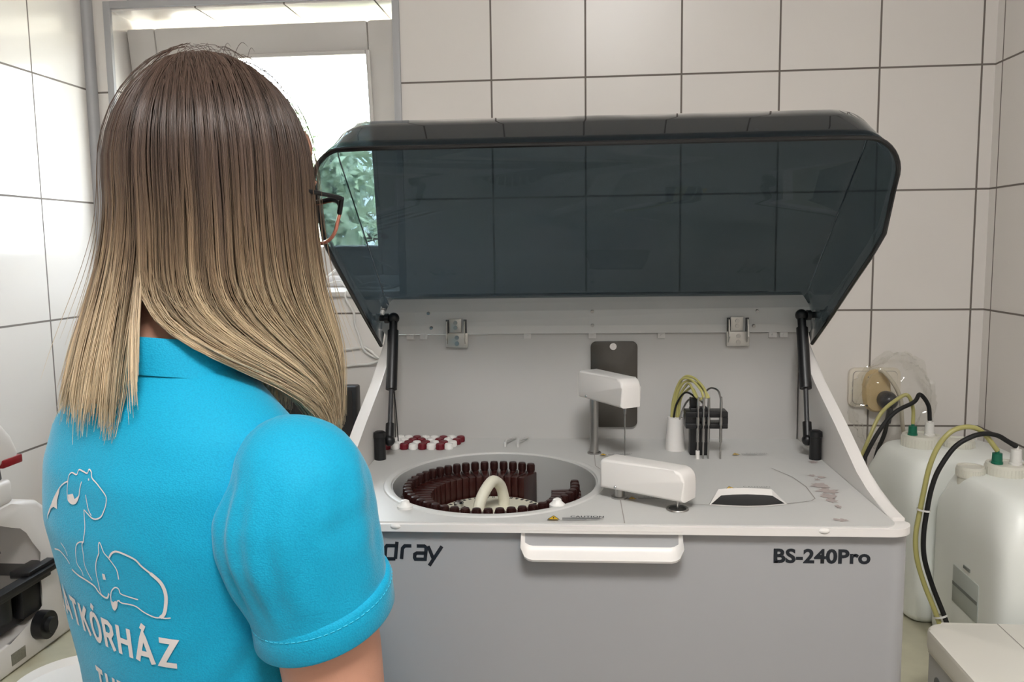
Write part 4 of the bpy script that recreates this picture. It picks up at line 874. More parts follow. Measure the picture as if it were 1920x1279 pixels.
for s in (-1, 1):
    S = Vector(SHO) if s > 0 else Vector((-0.152, 0.015, 1.322)); E = Vector((0.183, 0.012, 1.03)) if s > 0 else Vector((-0.140, 0.105, 1.045)); Wr = Vector((0.19, 0.05, 0.81)) if s > 0 else Vector((-0.155, 0.005, 0.825))
    ARM[s] = (S, E, Wr)
    def lp(a, b, t): return tuple(a + (b - a) * t)
    limb(bm, [lp(S, E, -0.02) + (0.030,), lp(S, E, 0.08) + (0.040,), lp(S, E, 0.3) + (0.044,), lp(S, E, 0.6) + (0.0445,), lp(S, E, 0.9) + (0.040,), tuple(E) + (0.038,), lp(E, Wr, 0.15) + (0.041,), lp(E, Wr, 0.35) + (0.039,), lp(E, Wr, 0.7) + (0.030,), tuple(Wr) + (0.025, 0.021)], 24)
    # palm, four fingers and thumb, slightly curled
    d = (Wr - E).normalized(); side = Vector((-s, 0.15, 0)).normalized(); side = (side - d * side.dot(d)).normalized(); fw = d.cross(side) * (1 if s < 0 else -1)
    if fw.y < 0: fw = -fw
    pc = Wr + d * 0.045
    Mq = Matrix((fw, side, d)).transposed()
    loft(bm, [(*(Wr - d * 0.01), 0.024, 0.019, 2.2, Mq), (*(Wr + d * 0.02), 0.033, 0.016, 2.4, Mq), (*(Wr + d * 0.06), 0.040, 0.0145, 2.6, Mq), (*(Wr + d * 0.085), 0.038, 0.012, 2.6, Mq)], 20)
    for k, (o_, ln) in enumerate(((0.030, 0.068), (0.010, 0.076), (-0.010, 0.071), (-0.029, 0.055))):
        a = Wr + d * 0.078 + fw * o_; b = a + d * ln * 0.45 + side * 0.006 + fw * o_ * 0.08; c = b + d * ln * 0.32 + side * 0.016; e = c + d * ln * 0.16 + side * 0.018
        limb(bm, [tuple(a) + (0.0088,), tuple(b) + (0.0085,), tuple(c) + (0.0078,), tuple(e) + (0.006,)], 12)
    a = Wr + d * 0.022 + fw * 0.026; b = a + d * 0.028 + fw * 0.022 + side * 0.012; c = b + d * 0.028 + fw * 0.008 + side * 0.012; e = c + d * 0.02 + side * 0.006
    limb(bm, [tuple(a) + (0.013,), tuple(b) + (0.0105,), tuple(c) + (0.0095,), tuple(e) + (0.007,)], 12)
    limb(bm, [(s * 0.085, 0.0, 0.86, 0.085), (s * 0.09, 0.0, 0.70, 0.074), (s * 0.09, 0.008, 0.48, 0.052), (s * 0.09, -0.004, 0.34, 0.053), (s * 0.09, -0.012, 0.10, 0.034), (s * 0.09, -0.012, 0.055, 0.036)], 24)
    limb(bm, [(s * 0.09, -0.055, 0.040, 0.028), (s * 0.093, -0.01, 0.045, 0.034), (s * 0.098, 0.06, 0.036, 0.034, 0.026), (s * 0.102, 0.13, 0.026, 0.036, 0.016), (s * 0.103, 0.16, 0.022, 0.024, 0.012)], 20)
body = obj('body', remeshed(bm, 0.0045, 4), W_['skin'], pe, True, 180)
for s in (-1, 1):
    bm = B(); c = H(s * 0.032, 0.079, -0.010); ball(bm, tuple(c), 0.0125, 16); obj('eye', bm, mat('eye_white', rgb(225, 222, 218), 0.2), pe)
    bm = B(); ball(bm, tuple(c + tilt @ Vector((0, 0.0085, 0))), 0.0058, 12); obj('iris', bm, mat('iris_brown', rgb(60, 38, 24), 0.15), pe)
    bm = B(); tube(bm, [tuple(H(s * 0.014, 0.0905, 0.012)), tuple(H(s * 0.032, 0.089, 0.018)), tuple(H(s * 0.052, 0.078, 0.013))], 0.003, 6, 5); obj('eyebrow', bm, mat('brow', rgb(70, 50, 40), 0.8), pe)
bm = B(); ball(bm, tuple(H(0, 0.0985, -0.066)), 0.012, 14, (1.6, 0.35, 0.5)); obj('lips', bm, mat('lip', rgb(176, 96, 92), 0.4), pe)

# shirt
shirtm = bpy.data.materials.new('turquoise_pique'); shirtm.use_nodes = True
nt = shirtm.node_tree; N = nt.nodes; L = nt.links; p = N['Principled BSDF']
p.inputs['Roughness'].default_value = 0.72; p.inputs['Sheen Weight'].default_value = 0.25; p.inputs['Sheen Roughness'].default_value = 0.4; p.inputs['Specular IOR Level'].default_value = 0.3
tc = N.new('ShaderNodeTexCoord'); mp = N.new('ShaderNodeMapping'); mp.inputs['Scale'].default_value = (1, 1, 1.25); L.new(tc.outputs['Object'], mp.inputs[0])
vo = N.new('ShaderNodeTexVoronoi'); vo.inputs['Scale'].default_value = 620; L.new(mp.outputs[0], vo.inputs['Vector'])
mx = N.new('ShaderNodeMix'); mx.data_type = 'RGBA'; mx.inputs[6].default_value = rgb(10, 170, 208); mx.inputs[7].default_value = rgb(6, 156, 196)
mr = N.new('ShaderNodeMapRange'); mr.inputs[1].default_value = 0.0; mr.inputs[2].default_value = 0.8; L.new(vo.outputs['Distance'], mr.inputs[0]); L.new(mr.outputs[0], mx.inputs[0]); L.new(mx.outputs[2], p.inputs['Base Color'])
bpn = N.new('ShaderNodeBump'); bpn.inputs['Strength'].default_value = 0.35; bpn.inputs['Distance'].default_value = 0.0008; bpn.invert = True; L.new(vo.outputs['Distance'], bpn.inputs['Height']); L.new(bpn.outputs['Normal'], p.inputs['Normal'])
bm = B()
loft(bm, [(0, 0.004, 0.84, 0.166, 0.116, 2.3), (0, 0.004, 0.92, 0.162, 0.112, 2.3), (0.004, 0.006, 1.02, 0.130, 0.096, 2.3), (0.004, 0.002, 1.10, 0.130, 0.100, 2.3), (0.004, -0.003, 1.18, 0.134, 0.105, 2.3), (0.003, -0.010, 1.25, 0.142, 0.107, 2.3), (0.002, -0.014, 1.30, 0.146, 0.098, 2.25), (0, -0.017, 1.336, 0.138, 0.080, 2.2), (0, -0.017, 1.362, 0.108, 0.068, 2.1), (0, -0.012, 1.385, 0.072, 0.060, 2.0), (0, -0.008, 1.402, 0.060, 0.057, 2.0)], 56)
SLV = {}
me = remeshed(bm, 0.0045, 10)
# cloth folds: pulled in at the armpit, soft drags down the back and sleeve
co_ = np.empty(len(me.vertices) * 3); me.vertices.foreach_get('co', co_); co_ = co_.reshape(-1, 3)
no_ = np.empty(len(me.vertices) * 3); me.vertices.foreach_get('normal', no_); no_ = no_.reshape(-1, 3)
for i in range(len(co_)):
    x, y, z = co_[i]; dsp = 0.0
    for s in (-1, 1):
        # soft drag folds running from the armpit over the back and flank
        if x * s > 0.02:
            for (p0, p1, dep, wd_) in (((0.140, -0.085, 1.205), (0.062, -0.128, 1.285), 0.0055, 0.011), ((0.142, -0.080, 1.190), (0.085, -0.118, 1.225), -0.0035, 0.010), ((0.140, -0.070, 1.175), (0.060, -0.115, 1.120), 0.0050, 0.012), ((0.145, -0.04, 1.165), (0.085, -0.095, 1.06), 0.0045, 0.011), ((0.110, -0.10, 1.06), (0.02, -0.11, 1.02), 0.0035, 0.013)):
                ax, ay, az = p0[0] * s, p0[1], p0[2]; ex, ey, ez = (p1[0] - p0[0]) * s, p1[1] - p0[1], p1[2] - p0[2]
                t = ((x - ax) * ex + (y - ay) * ey + (z - az) * ez) / (ex * ex + ey * ey + ez * ez); t = max(0.0, min(1.0, t))
                r2 = (x - ax - ex * t) ** 2 + (y - ay - ey * t) ** 2 + (z - az - ez * t) ** 2
                if r2 < 0.0025: dsp -= dep * math.exp(-r2 / wd_ ** 2) * (1 - 0.7 * t) - 0.5 * dep * math.exp(-r2 / (2.2 * wd_) ** 2) * (1 - 0.7 * t)
    if z < 1.25 and abs(x) < 0.19:
        dsp += 0.0034 * sm((1.25 - z) / 0.2) * noise.noise(Vector((x * 9 + z * 4, y * 9, z * 6.5 - x * 7)))
    dsp += 0.0010 * noise.noise(Vector((x * 22, y * 22, z * 22)))
    co_[i] += no_[i] * dsp
me.vertices.foreach_set('co', co_.ravel()); me.update()
shirt = obj('shirt', me, shirtm, pe, True, 180)
allv = [Vector(c) for c in co_]; allf = [tuple(pp.vertices) for pp in me.polygons]
HT = 0.485
for s in (-1, 1):
    S, E, Wr = ARM[s]; ax = (E - S).normalized(); q = ax.to_track_quat('Z', 'Y').to_matrix(); bm = B(); R = []; n = 96
    #        t     along-x  along-y  centre shift (x*s, y, z)          tilt
    prof = [(t_, 0.0560 * math.sqrt(max(0.02, 1 - ((0.08 - t_) / 0.185) ** 2)), 0.0560 * math.sqrt(max(0.02, 1 - ((0.08 - t_) / 0.185) ** 2)), (-0.016 * ((0.08 - t_) / 0.18) ** 1.5, 0.004 * (0.08 - t_) / 0.18 - 0.004, 0), 0.1) for t_ in (-0.104, -0.10, -0.09, -0.075, -0.055, -0.03, 0.0, 0.03)] + [(0.08, 0.0570, 0.0600, (-0.003, -0.007, 0), 0.2), (0.14, 0.0588, 0.0655, (-0.004, -0.011, 0), 0.3), (0.22, 0.0590, 0.0670, (-0.004, -0.012, 0), 0.5), (0.31, 0.0580, 0.0645, (-0.003, -0.009, 0), 0.75), (0.40, 0.0570, 0.0610, (-0.001, -0.003, 0), 0.9), (HT, 0.0562, 0.0592, (0, 0, 0), 1.0)]
    st = np.linspace(-0.104, HT, 72); tt = np.array([p_[0] for p_ in prof]); A_ = np.array([[p_[1], p_[2], *p_[3], p_[4]] for p_ in prof])
    A_ = np.array([np.interp(st, tt, A_[:, q_]) for q_ in range(6)]).T
    for _ in range(14): A_[12:-1] = 0.25 * A_[11:-2] + 0.5 * A_[12:-1] + 0.25 * A_[13:]
    for t, (ra, rb, cx_, cy_, cz_, tl) in zip(st, A_):
        c = S + (E - S) * float(t) + Vector((s * cx_, cy_, cz_))
        M = Matrix.Rotation(R2D(13) * tl, 3, 'X') @ q; ring = []
        env = sm((t + 0.02) / 0.16) * (1 - sm((t - 0.30) / 0.12))
        for k in range(n):
            a = 2 * PI * k / n; v = M @ Vector((math.cos(a), math.sin(a), 0)); az = math.degrees(math.atan2(v.y, v.x * s))   # 0 outwards, -90 behind
            f = 0.0
            for (a0, a1, w, dep) in ((-58, -66, 9, 0.0048), (-30, -40, 11, 0.0040), (-2, -20, 13, 0.0030), (38, 20, 14, 0.003), (-88, -84, 9, 0.0050), (-112, -100, 8, 0.006)):
                dd = (az - (a0 + (a1 - a0) * (t + 0.05) / 0.5) + 180) % 360 - 180; f -= dep * math.exp(-(dd / w) ** 2)
            f = (f + 0.0022) * env + 0.0012 * noise.noise(Vector((v.x * 3, v.y * 3, t * 14 + s)))
            ring.append(bm.verts.new(c + M @ Vector(((ra + f) * math.cos(a), (rb + f) * math.sin(a), 0))))
        R.append(ring)
    for p_, r_ in zip(R, R[1:]):
        for k in range(n): bm.faces.new((p_[k], p_[(k + 1) % n], r_[(k + 1) % n], r_[k]))
    bm.faces.new(R[0][::-1]); bm.faces.new(R[-1])
    bmesh.ops.recalc_face_normals(bm, faces=bm.faces[:]); bm.verts.index_update()
    b0_ = len(allv); allv += [v.co.copy() for v in bm.verts]; allf += [tuple(v.index + b0_ for v in f_.verts) for f_ in bm.faces]
    SLV[s] = obj('sleeve', bm, shirtm, shirt, True, 60)
bvh = BVHTree.FromPolygons(allv, allf)
tb = len(co_); bvh_body = BVHTree.FromPolygons([Vector(c) for c in co_], [tuple(pp.vertices) for pp in me.polygons])
# sleeve hems with stitching, neck band
for s in (-1, 1):
    S, E, Wr = ARM[s]; d = (E - S); q = Matrix.Rotation(R2D(13), 3, 'X') @ d.normalized().to_track_quat('Z', 'Y').to_matrix()
    def sl(a, t, k):
        return S + d * t + q @ Vector(((0.0562 + k) * math.cos(a), (0.0592 + k) * math.sin(a), 0))
    bm = B(); R = [[bm.verts.new(sl(2 * PI * i / 72, t, k)) for i in range(72)] for t, k in ((HT - 0.084, -0.0012), (HT - 0.080, 0.0016), (HT - 0.066, 0.0030), (HT + 0.012, 0.0030), (HT + 0.020, 0.0016), (HT + 0.020, -0.007))]
    for a, b in zip(R, R[1:]):
        for i in range(72): bm.faces.new((a[i], a[(i + 1) % 72], b[(i + 1) % 72], b[i]))
    hem = obj('sleeve_hem', bm, shirtm, SLV[s], True, 60)
    bm = B()
    for i in range(0, 72): rod(bm, sl(2 * PI * i / 72, HT - 0.058, 0.0033), sl(2 * PI * (i + 0.62) / 72, HT - 0.058, 0.0033), 0.0004, n=4)
    sm_ = bpy.data.materials.get('stitch') or mat('stitch', rgb(60, 190, 220), 0.8)
    o = obj('stitching', bm, sm_, SLV[s])
bm = B(); R = []
for rx_, ry_, z in ((0.0755, 0.0625, 1.378), (0.0690, 0.0625, 1.392), (0.0640, 0.0615, 1.406), (0.0615, 0.0600, 1.411), (0.0585, 0.0570, 1.409), (0.0575, 0.0560, 1.39)):
    R.append([bm.verts.new((rx_ * math.cos(2 * PI * i / 48), -0.011 + ry_ * math.sin(2 * PI * i / 48), z - 0.010 * math.sin(2 * PI * i / 48))) for i in range(48)])
for a, b in zip(R, R[1:]):
    for i in range(48): bm.faces.new((a[i], a[(i + 1) % 48], b[(i + 1) % 48], b[i]))
obj('neck_band', bm, shirtm, shirt, True, 60)
# print on the back: (u, z) around the trunk, u = arc distance from the spine towards her right
def back(u, z, off=0.0010):
    a = -PI / 2 + u / 0.125           # wraps round her right flank
    dirv = Vector((math.cos(a), math.sin(a), 0)); o = Vector((0, -0.012, z))
    h = bvh_body.ray_cast(o + dirv * 0.3, -dirv, 0.3)
    if not h[0]: return o + dirv * 0.13
    return h[0] + dirv * off
TEXT_HERE = 0
LOGO = {
'back': [(-0.0625, 1.2566), (-0.0626, 1.2605), (-0.0546, 1.2699), (-0.0482, 1.2773), (-0.0341, 1.2895), (-0.0249, 1.2946), (-0.0174, 1.2973)] ,
'patch': [(-0.0341, 1.2895), (-0.0473, 1.2782), (-0.0596, 1.2659), (-0.0615, 1.2599), (-0.0543, 1.2676), (-0.0473, 1.2705), (-0.0385, 1.2699), (-0.0393, 1.2772), (-0.0351, 1.2856)] ,
'ear': [(-0.0174, 1.2973), (-0.0177, 1.2864), (-0.015, 1.2807), (-0.0063, 1.2791), (0.0012, 1.282), (0.0053, 1.2878), (0.0062, 1.2923), (0.0087, 1.2999)] ,
'head': [(-0.0174, 1.2973), (-0.0171, 1.3022), (-0.0128, 1.3051), (-0.0028, 1.3044), (-0.0009, 1.3086), (0.0079, 1.308), (0.0155, 1.3073), (0.0167, 1.3105), (0.0219, 1.3089), (0.0251, 1.3047), (0.0343, 1.3012), (0.0433, 1.2965), (0.0486, 1.2928), (0.0498, 1.2893), (0.0485, 1.2841), (0.046, 1.2795), (0.0421, 1.2746), (0.0355, 1.2717), (0.0287, 1.2715), (0.0214, 1.2742), (0.0146, 1.277)] ,
'earp': [(-0.0163, 1.2858), (-0.015, 1.2807), (-0.0063, 1.2791), (0.0012, 1.282), (0.0053, 1.2881), (0.001, 1.2855), (-0.003, 1.2837), (-0.0066, 1.2878), (-0.0116, 1.2826)] ,
'mouth': [(0.0172, 1.2899), (0.0191, 1.285), (0.0222, 1.278), (0.0273, 1.2735)] ,
'eye': [(0.0191, 1.3035), (0.0209, 1.3037), (0.0216, 1.3021), (0.0198, 1.3019)] ,
'chest': [(0.0146, 1.277), (0.0154, 1.2712), (0.0167, 1.261), (0.0141, 1.2495)] ,
'leg1': [(0.0141, 1.2495), (0.006, 1.2478), (-0.0008, 1.2432), (-0.0049, 1.2329), (-0.0054, 1.2263), (0.0009, 1.2209), (0.0024, 1.2163)] ,
'leg2': [(0.0141, 1.2495), (0.0111, 1.2467), (0.0107, 1.2371), (0.0096, 1.2273), (0.0138, 1.2199), (0.0183, 1.2151)] ,
'g1': [(-0.0572, 1.2298), (-0.0417, 1.2316), (-0.0293, 1.2275), (-0.0228, 1.2231)] ,
'g2': [(-0.0202, 1.2183), (-0.0087, 1.2151), (0.0046, 1.2134), (0.0198, 1.2104), (0.0257, 1.2058), (0.0319, 1.2028), (0.0384, 1.2022), (0.0423, 1.2069)] ,
'tail': [(-0.0332, 1.2407), (-0.0264, 1.2363), (-0.0237, 1.2303)] ,
'cear': [(0.037, 1.2428), (0.0374, 1.249), (0.039, 1.2525), (0.0412, 1.2502), (0.044, 1.2445), (0.049, 1.2405), (0.0546, 1.235), (0.0579, 1.2299), (0.0585, 1.2221)] ,
'chead': [(0.037, 1.2428), (0.0308, 1.234), (0.0279, 1.224), (0.0285, 1.2144), (0.0297, 1.2049), (0.037, 1.202)] ,
'ceye': [(0.037, 1.2246), (0.0407, 1.2244), (0.0414, 1.2194), (0.0373, 1.2191)] ,
'cback': [(0.0502, 1.2407), (0.0543, 1.2451), (0.06, 1.2474), (0.0687, 1.2461), (0.0791, 1.2426), (0.085, 1.2369), (0.0924, 1.2313)] ,
'cback2': [(0.0924, 1.2313), (0.0993, 1.2247), (0.1024, 1.2184), (0.1036, 1.2104), (0.1023, 1.2006), (0.1002, 1.1941), (0.0968, 1.191)] ,
'cbel': [(0.0968, 1.191), (0.0911, 1.1911), (0.0812, 1.195), (0.0744, 1.1991), (0.0667, 1.2003), (0.0582, 1.2003), (0.0541, 1.2019)] ,
'cfl': [(0.0968, 1.191), (0.1014, 1.1906), (0.1059, 1.1911)] ,
'paw': [(0.0442, 1.2048), (0.0469, 1.2101), (0.0525, 1.2141), (0.0567, 1.2131), (0.058, 1.2092), (0.065, 1.2077), (0.0773, 1.2059)] ,
'paw2': [(0.0442, 1.2048), (0.0434, 1.1973), (0.0456, 1.1919), (0.0503, 1.1959), (0.0521, 1.2011), (0.0554, 1.2024)] ,
'pawp': [(0.0448, 1.2004), (0.0465, 1.1994), (0.0493, 1.2012), (0.052, 1.2006), (0.0497, 1.1953), (0.0456, 1.1917), (0.0437, 1.1948)] ,
}
def on_back(p): return back(p[0], p[1], 0.0010)
def dense(L, n=5): return [tuple(q)[:2] for q in catmull([(x, y, 0) for x, y in L], n)]
wd_ = {'back': 0.0012, 'cback': 0.0017, 'cback2': 0.0030, 'g2': 0.0017, 'g1': 0.0014, 'cbel': 0.0012}
bm = B()
for k_, L_ in LOGO.items():
    if k_ in ('patch', 'earp', 'eye', 'ceye', 'pawp'):
        bm.faces.new([bm.verts.new(on_back(p)) for p in L_])
    else: strokes(bm, [(dense(L_), wd_.get(k_, 0.0011))], 0.001, on_back)
bmesh.ops.triangulate(bm, faces=bm.faces[:])
obj('animal_drawing', bm, W_['print'], shirt, False)
GL = {'L': (0.62, [[(0, 1), (0, 0), (1, 0)]]), 'A': (0.95, [[(0, 0), (0.5, 1.0), (1, 0)], [(0.19, 0.30), (0.81, 0.30)]]), 'T': (0.85, [[(0, 0.92), (1, 0.92)], [(0.5, 0.92), (0.5, 0)]]),
      'K': (0.80, [[(0.04, 0), (0.04, 1)], [(1, 1), (0.1, 0.46)], [(0.34, 0.58), (1, 0)]]), 'R': (0.78, [[(0.04, 0), (0.04, 0.93), (0.6, 0.93), (0.88, 0.82), (0.9, 0.62), (0.66, 0.47), (0.04, 0.47)], [(0.5, 0.47), (0.98, 0)]]),
      'H': (0.85, [[(0.04, 0), (0.04, 1)], [(0.96, 0), (0.96, 1)], [(0.04, 0.5), (0.96, 0.5)]]), 'Z': (0.78, [[(0, 0.92), (0.96, 0.92), (0.04, 0.08), (1, 0.08)]]),
      'O': (0.92, [[(0.5 + 0.46 * math.sin(2 * PI * i / 24), 0.5 + 0.46 * math.cos(2 * PI * i / 24)) for i in range(25)]]),
      'U': (0.82, [[(0.04, 1), (0.04, 0.36), (0.16, 0.14), (0.38, 0.05), (0.62, 0.05), (0.84, 0.14), (0.96, 0.36), (0.96, 1)]]), 'D': (0.86, [[(0.04, 0.07), (0.04, 0.93), (0.5, 0.93), (0.82, 0.8), (0.96, 0.5), (0.82, 0.2), (0.5, 0.07), (0.04, 0.07)]])}
ACC = {'\u00c1': 'A', '\u00d3': 'O'}
def line_text(s, cap, u0, u1, z0, slope, w):
    pen = 0.0; Ls = []
    for ch in s:
        wd, ln = GL[ACC.get(ch, ch)]
        for l in ln: Ls.append([(pen + x * wd * 0.72, y) for x, y in l])
        if ch in ACC: Ls.append([(pen + wd * 0.72 * 0.46, 1.13), (pen + wd * 0.72 * 0.62, 1.32)])
        pen += wd * 0.72 + 0.30
    k = (u1 - u0) / (pen - 0.30); bm = B()
    for l in Ls:
        fine = [l[0]]
        for p, q in zip(l, l[1:]):
            m = 6
            for i in range(1, m + 1): fine.append((p[0] + (q[0] - p[0]) * i / m, p[1] + (q[1] - p[1]) * i / m))
        strokes(bm, [([(u0 + x * k, y * cap) for x, y in fine], w)], w, lambda p: back(p[0], z0 + p[1] + slope * p[0], 0.0011))
    return obj('print_lettering', bm, W_['print'], shirt, False)
line_text('\u00c1LLATK\u00d3RH\u00c1Z', 0.0270, -0.136, 0.108, 1.1560, -0.11, 0.0050)
line_text('TUD', 0.0270, -0.0135, 0.0486, 1.0990, -0.11, 0.0050)
# trousers and shoes
bm = B(); loft(bm, [(0, 0.006, 0.955, 0.145, 0.105, 2.2), (0, 0.006, 0.90, 0.156, 0.108, 2.3), (0, 0.0, 0.83, 0.162, 0.110, 2.3), (0, 0, 0.78, 0.15, 0.10, 2.3)], 40)
for s in (-1, 1): limb(bm, [(s * 0.085, 0.0, 0.86, 0.090), (s * 0.09, 0.0, 0.70, 0.084), (s * 0.09, 0.006, 0.48, 0.066), (s * 0.09, -0.004, 0.30, 0.064), (s * 0.09, -0.010, 0.085, 0.058)], 28)
obj('trousers', remeshed(bm, 0.008, 6), W_['trouser'], pe, True, 180)
for s in (-1, 1):
    bm = B(); loft(bm, [(s * 0.097, 0.045, 0.0, 0.046, 0.128, 2.8), (s * 0.097, 0.045, 0.02, 0.048, 0.130, 2.8), (s * 0.097, 0.040, 0.045, 0.044, 0.120, 2.6), (s * 0.095, 0.015, 0.066, 0.042, 0.090, 2.4), (s * 0.092, -0.012, 0.088, 0.044, 0.052, 2.2)], 36); obj('shoe', bm, W_['shoe'], pe)
# glasses
gl = bpy.data.objects.new('glasses', None); COL.objects.link(gl); gl.parent = pe
def GP(x, y, z): return HC + tilt @ Vector((x, y, z))
gz = -0.020
for s in (-1, 1):
    rim_ = []
    for i in range(28):
        a = 2 * PI * i / 28; c, sn = math.cos(a), math.sin(a)
        x = 0.036 + 0.0285 * math.copysign(abs(c) ** 0.8, c); z = gz - 0.003 + 0.022 * math.copysign(abs(sn) ** 0.85, sn)
        if c > 0 and sn > 0: x += 0.005 * c * sn * 2; z += 0.004 * c * sn * 2
        rim_.append((s * x, 0.1075 - 0.16 * max(0, abs(x) - 0.02) ** 1.3, z))
    P = [GP(*q) for q in rim_]
    bm = B(); tube(bm, P + [P[0]], 0.0019, 8, smooth=False); obj('rim', bm, W_['rose'], gl)
    bm = B(); bm.faces.new([bm.verts.new(q) for q in P]); bmesh.ops.triangulate(bm, faces=bm.faces[:]); obj('lens', bm, W_['lens'], gl)
    top = [P[k] for k in range(1, 14)]
    bm = B(); tube(bm, [q + tilt @ Vector((0, -0.0003, 0.0012)) for q in ([GP(s * 0.0725, 0.099, gz + 0.020)] + top)], 0.0027, 8, smooth=False); obj('brow_bar', bm, W_['black'], gl)
    bm = B(); tube(bm, [GP(s * 0.0725, 0.099, gz + 0.020), GP(s * 0.0745, 0.088, gz + 0.019), GP(s * 0.0725, 0.04, gz + 0.014), GP(s * 0.0725, -0.005, gz + 0.004), GP(s * 0.070, -0.03, gz - 0.02)], 0.0022, 8); obj('temple', bm, W_['black'], gl)
bm = B(); tube(bm, [GP(-0.0085, 0.108, gz + 0.004), GP(0, 0.111, gz + 0.008), GP(0.0085, 0.108, gz + 0.004)], 0.002, 8); obj('bridge', bm, W_['rose'], gl)

# hair: undercoat shell plus several thousand strands, brown roots to blonde tips
hm = bpy.data.materials.new('ombre_hair'); hm.use_nodes = True
nt = hm.node_tree; N = nt.nodes; L = nt.links; p = N['Principled BSDF']
at_ = N.new('ShaderNodeAttribute'); at_.attribute_name = 'tone'; L.new(at_.outputs['Color'], p.inputs['Base Color'])
p.inputs['Roughness'].default_value = 0.38; p.inputs['Specular IOR Level'].default_value = 0.3; p.inputs['Anisotropic'].default_value = 0.5
RX_, RY_, RZ_ = 0.0885, 0.104, 0.122
HOFF = np.array([HC.x, HC.y - 0.002, HC.z - 0.004])
ZB = -0.232
def strand(th, p_, dep, L_end, rs):
    """th: compass bearing of fall (0 front, 90 her right, 180 back); p_: place along the parting; dep: depth under the surface"""
    pts = []; t_ = R2D(th)
    k = 1 - dep
    pp_ = min(1.0, max(0.0, 0.5 - 0.5 * math.cos(t_) + (p_ - 0.5) * 0.22))
    px_, py_ = 0.004, 0.070 - 0.112 * pp_
    ex_, ey_ = RX_ * k * math.sin(t_), RY_ * k * math.cos(t_)
    for i in range(9):
        ph = PI / 2 * i / 8; s0 = math.sin(ph)
        x, y = px_ + (ex_ - px_) * s0, py_ + (ey_ - py_) * s0
        pts.append([x, y, RZ_ * k * math.sqrt(max(0.0, 1 - (x / (RX_ * k)) ** 2 - (y / (RY_ * k)) ** 2))])
    x0, y0, z0 = pts[-1]
    # hanging part
    if th < 166:                                     # swept over the right shoulder to the front
        tf = 34 + (th - 20) * 0.30
        if th > 95: tf = 56.5 + (th - 95) * 0.24
        flare = 0.016 + 0.006 * rs
    elif th < 290: tf = 183 + (th - 188) * 0.98; flare = 0.052
    else: tf = th + (330 - th) * 0.25; flare = 0.012
    n = 15
    for i in range(1, n + 1):
        q = i / n; z = z0 + (L_end - z0) * q
        s_ = sm((-z - 0.098) / 0.142) if th < 166 else sm((-z - 0.02) / 0.24)
        a = R2D(th + (tf - th) * s_)
        kk = k + (flare / 0.104) * sm((-z - 0.02) / 0.22)
        if th < 166: kk *= 1 + 0.06 * math.sin(PI * s_)
        pts.append([RX_ * kk * math.sin(a), RY_ * kk * math.cos(a), z])
    return pts
def lock_noise(a, seed): return noise.noise(Vector((a * 0.11, seed, 0.3)))
cols = []; verts = []; faces = []
def add_strand(pts, r0, base, seedv, nS=3):
    P = np.array(pts) + HOFF
    # keep off the shirt
    for i in range(9, len(P)):
        v = Vector(P[i])
        if v.z < 1.46:
            h = bvh.find_nearest(v)
            if h[0] is not None:
                dd = (v - h[0]).dot(h[1])
                if dd < 0.0045: P[i] = np.array(h[0] + h[1] * (0.0045 + 0.003 * seedv))
    for _ in range(2): P[9:-1] = 0.25 * P[8:-2] + 0.5 * P[9:-1] + 0.25 * P[10:]
    b = len(verts); m = len(P)
    T = np.gradient(P, axis=0); T /= np.linalg.norm(T, axis=1)[:, None] + 1e-9
    ref = np.array([0.3, 0.5, 0.1]); U = np.cross(T, ref); U /= np.linalg.norm(U, axis=1)[:, None] + 1e-9; V = np.cross(T, U)
    for i in range(m):
        rr_ = r0 * (1 - 0.75 * max(0, (i / (m - 1) - 0.8) / 0.2)); zz = P[i][2] - HC.z
        f = sm((-zz + 0.035 + 0.05 * base[1]) / 0.245)
        root = np.array([0.078, 0.050, 0.038]); tip = np.array([0.66, 0.525, 0.35]); mid = np.array([0.22, 0.15, 0.092])
        c = (root * (1 - f * 2) + mid * f * 2) if f < 0.5 else (mid * (2 - 2 * f) + tip * (2 * f - 1))
        c = c * base[0]
        for j in range(nS):
            an_ = 2 * PI * j / nS; verts.append(P[i] + (U[i] * math.cos(an_) + V[i] * math.sin(an_)) * rr_); cols.append((c[0], c[1], c[2], 1))
        if i:
            for j in range(nS):
                j2 = (j + 1) % nS; faces.append((b + (i - 1) * nS + j, b + (i - 1) * nS + j2, b + i * nS + j2, b + i * nS + j))
NS = 6200
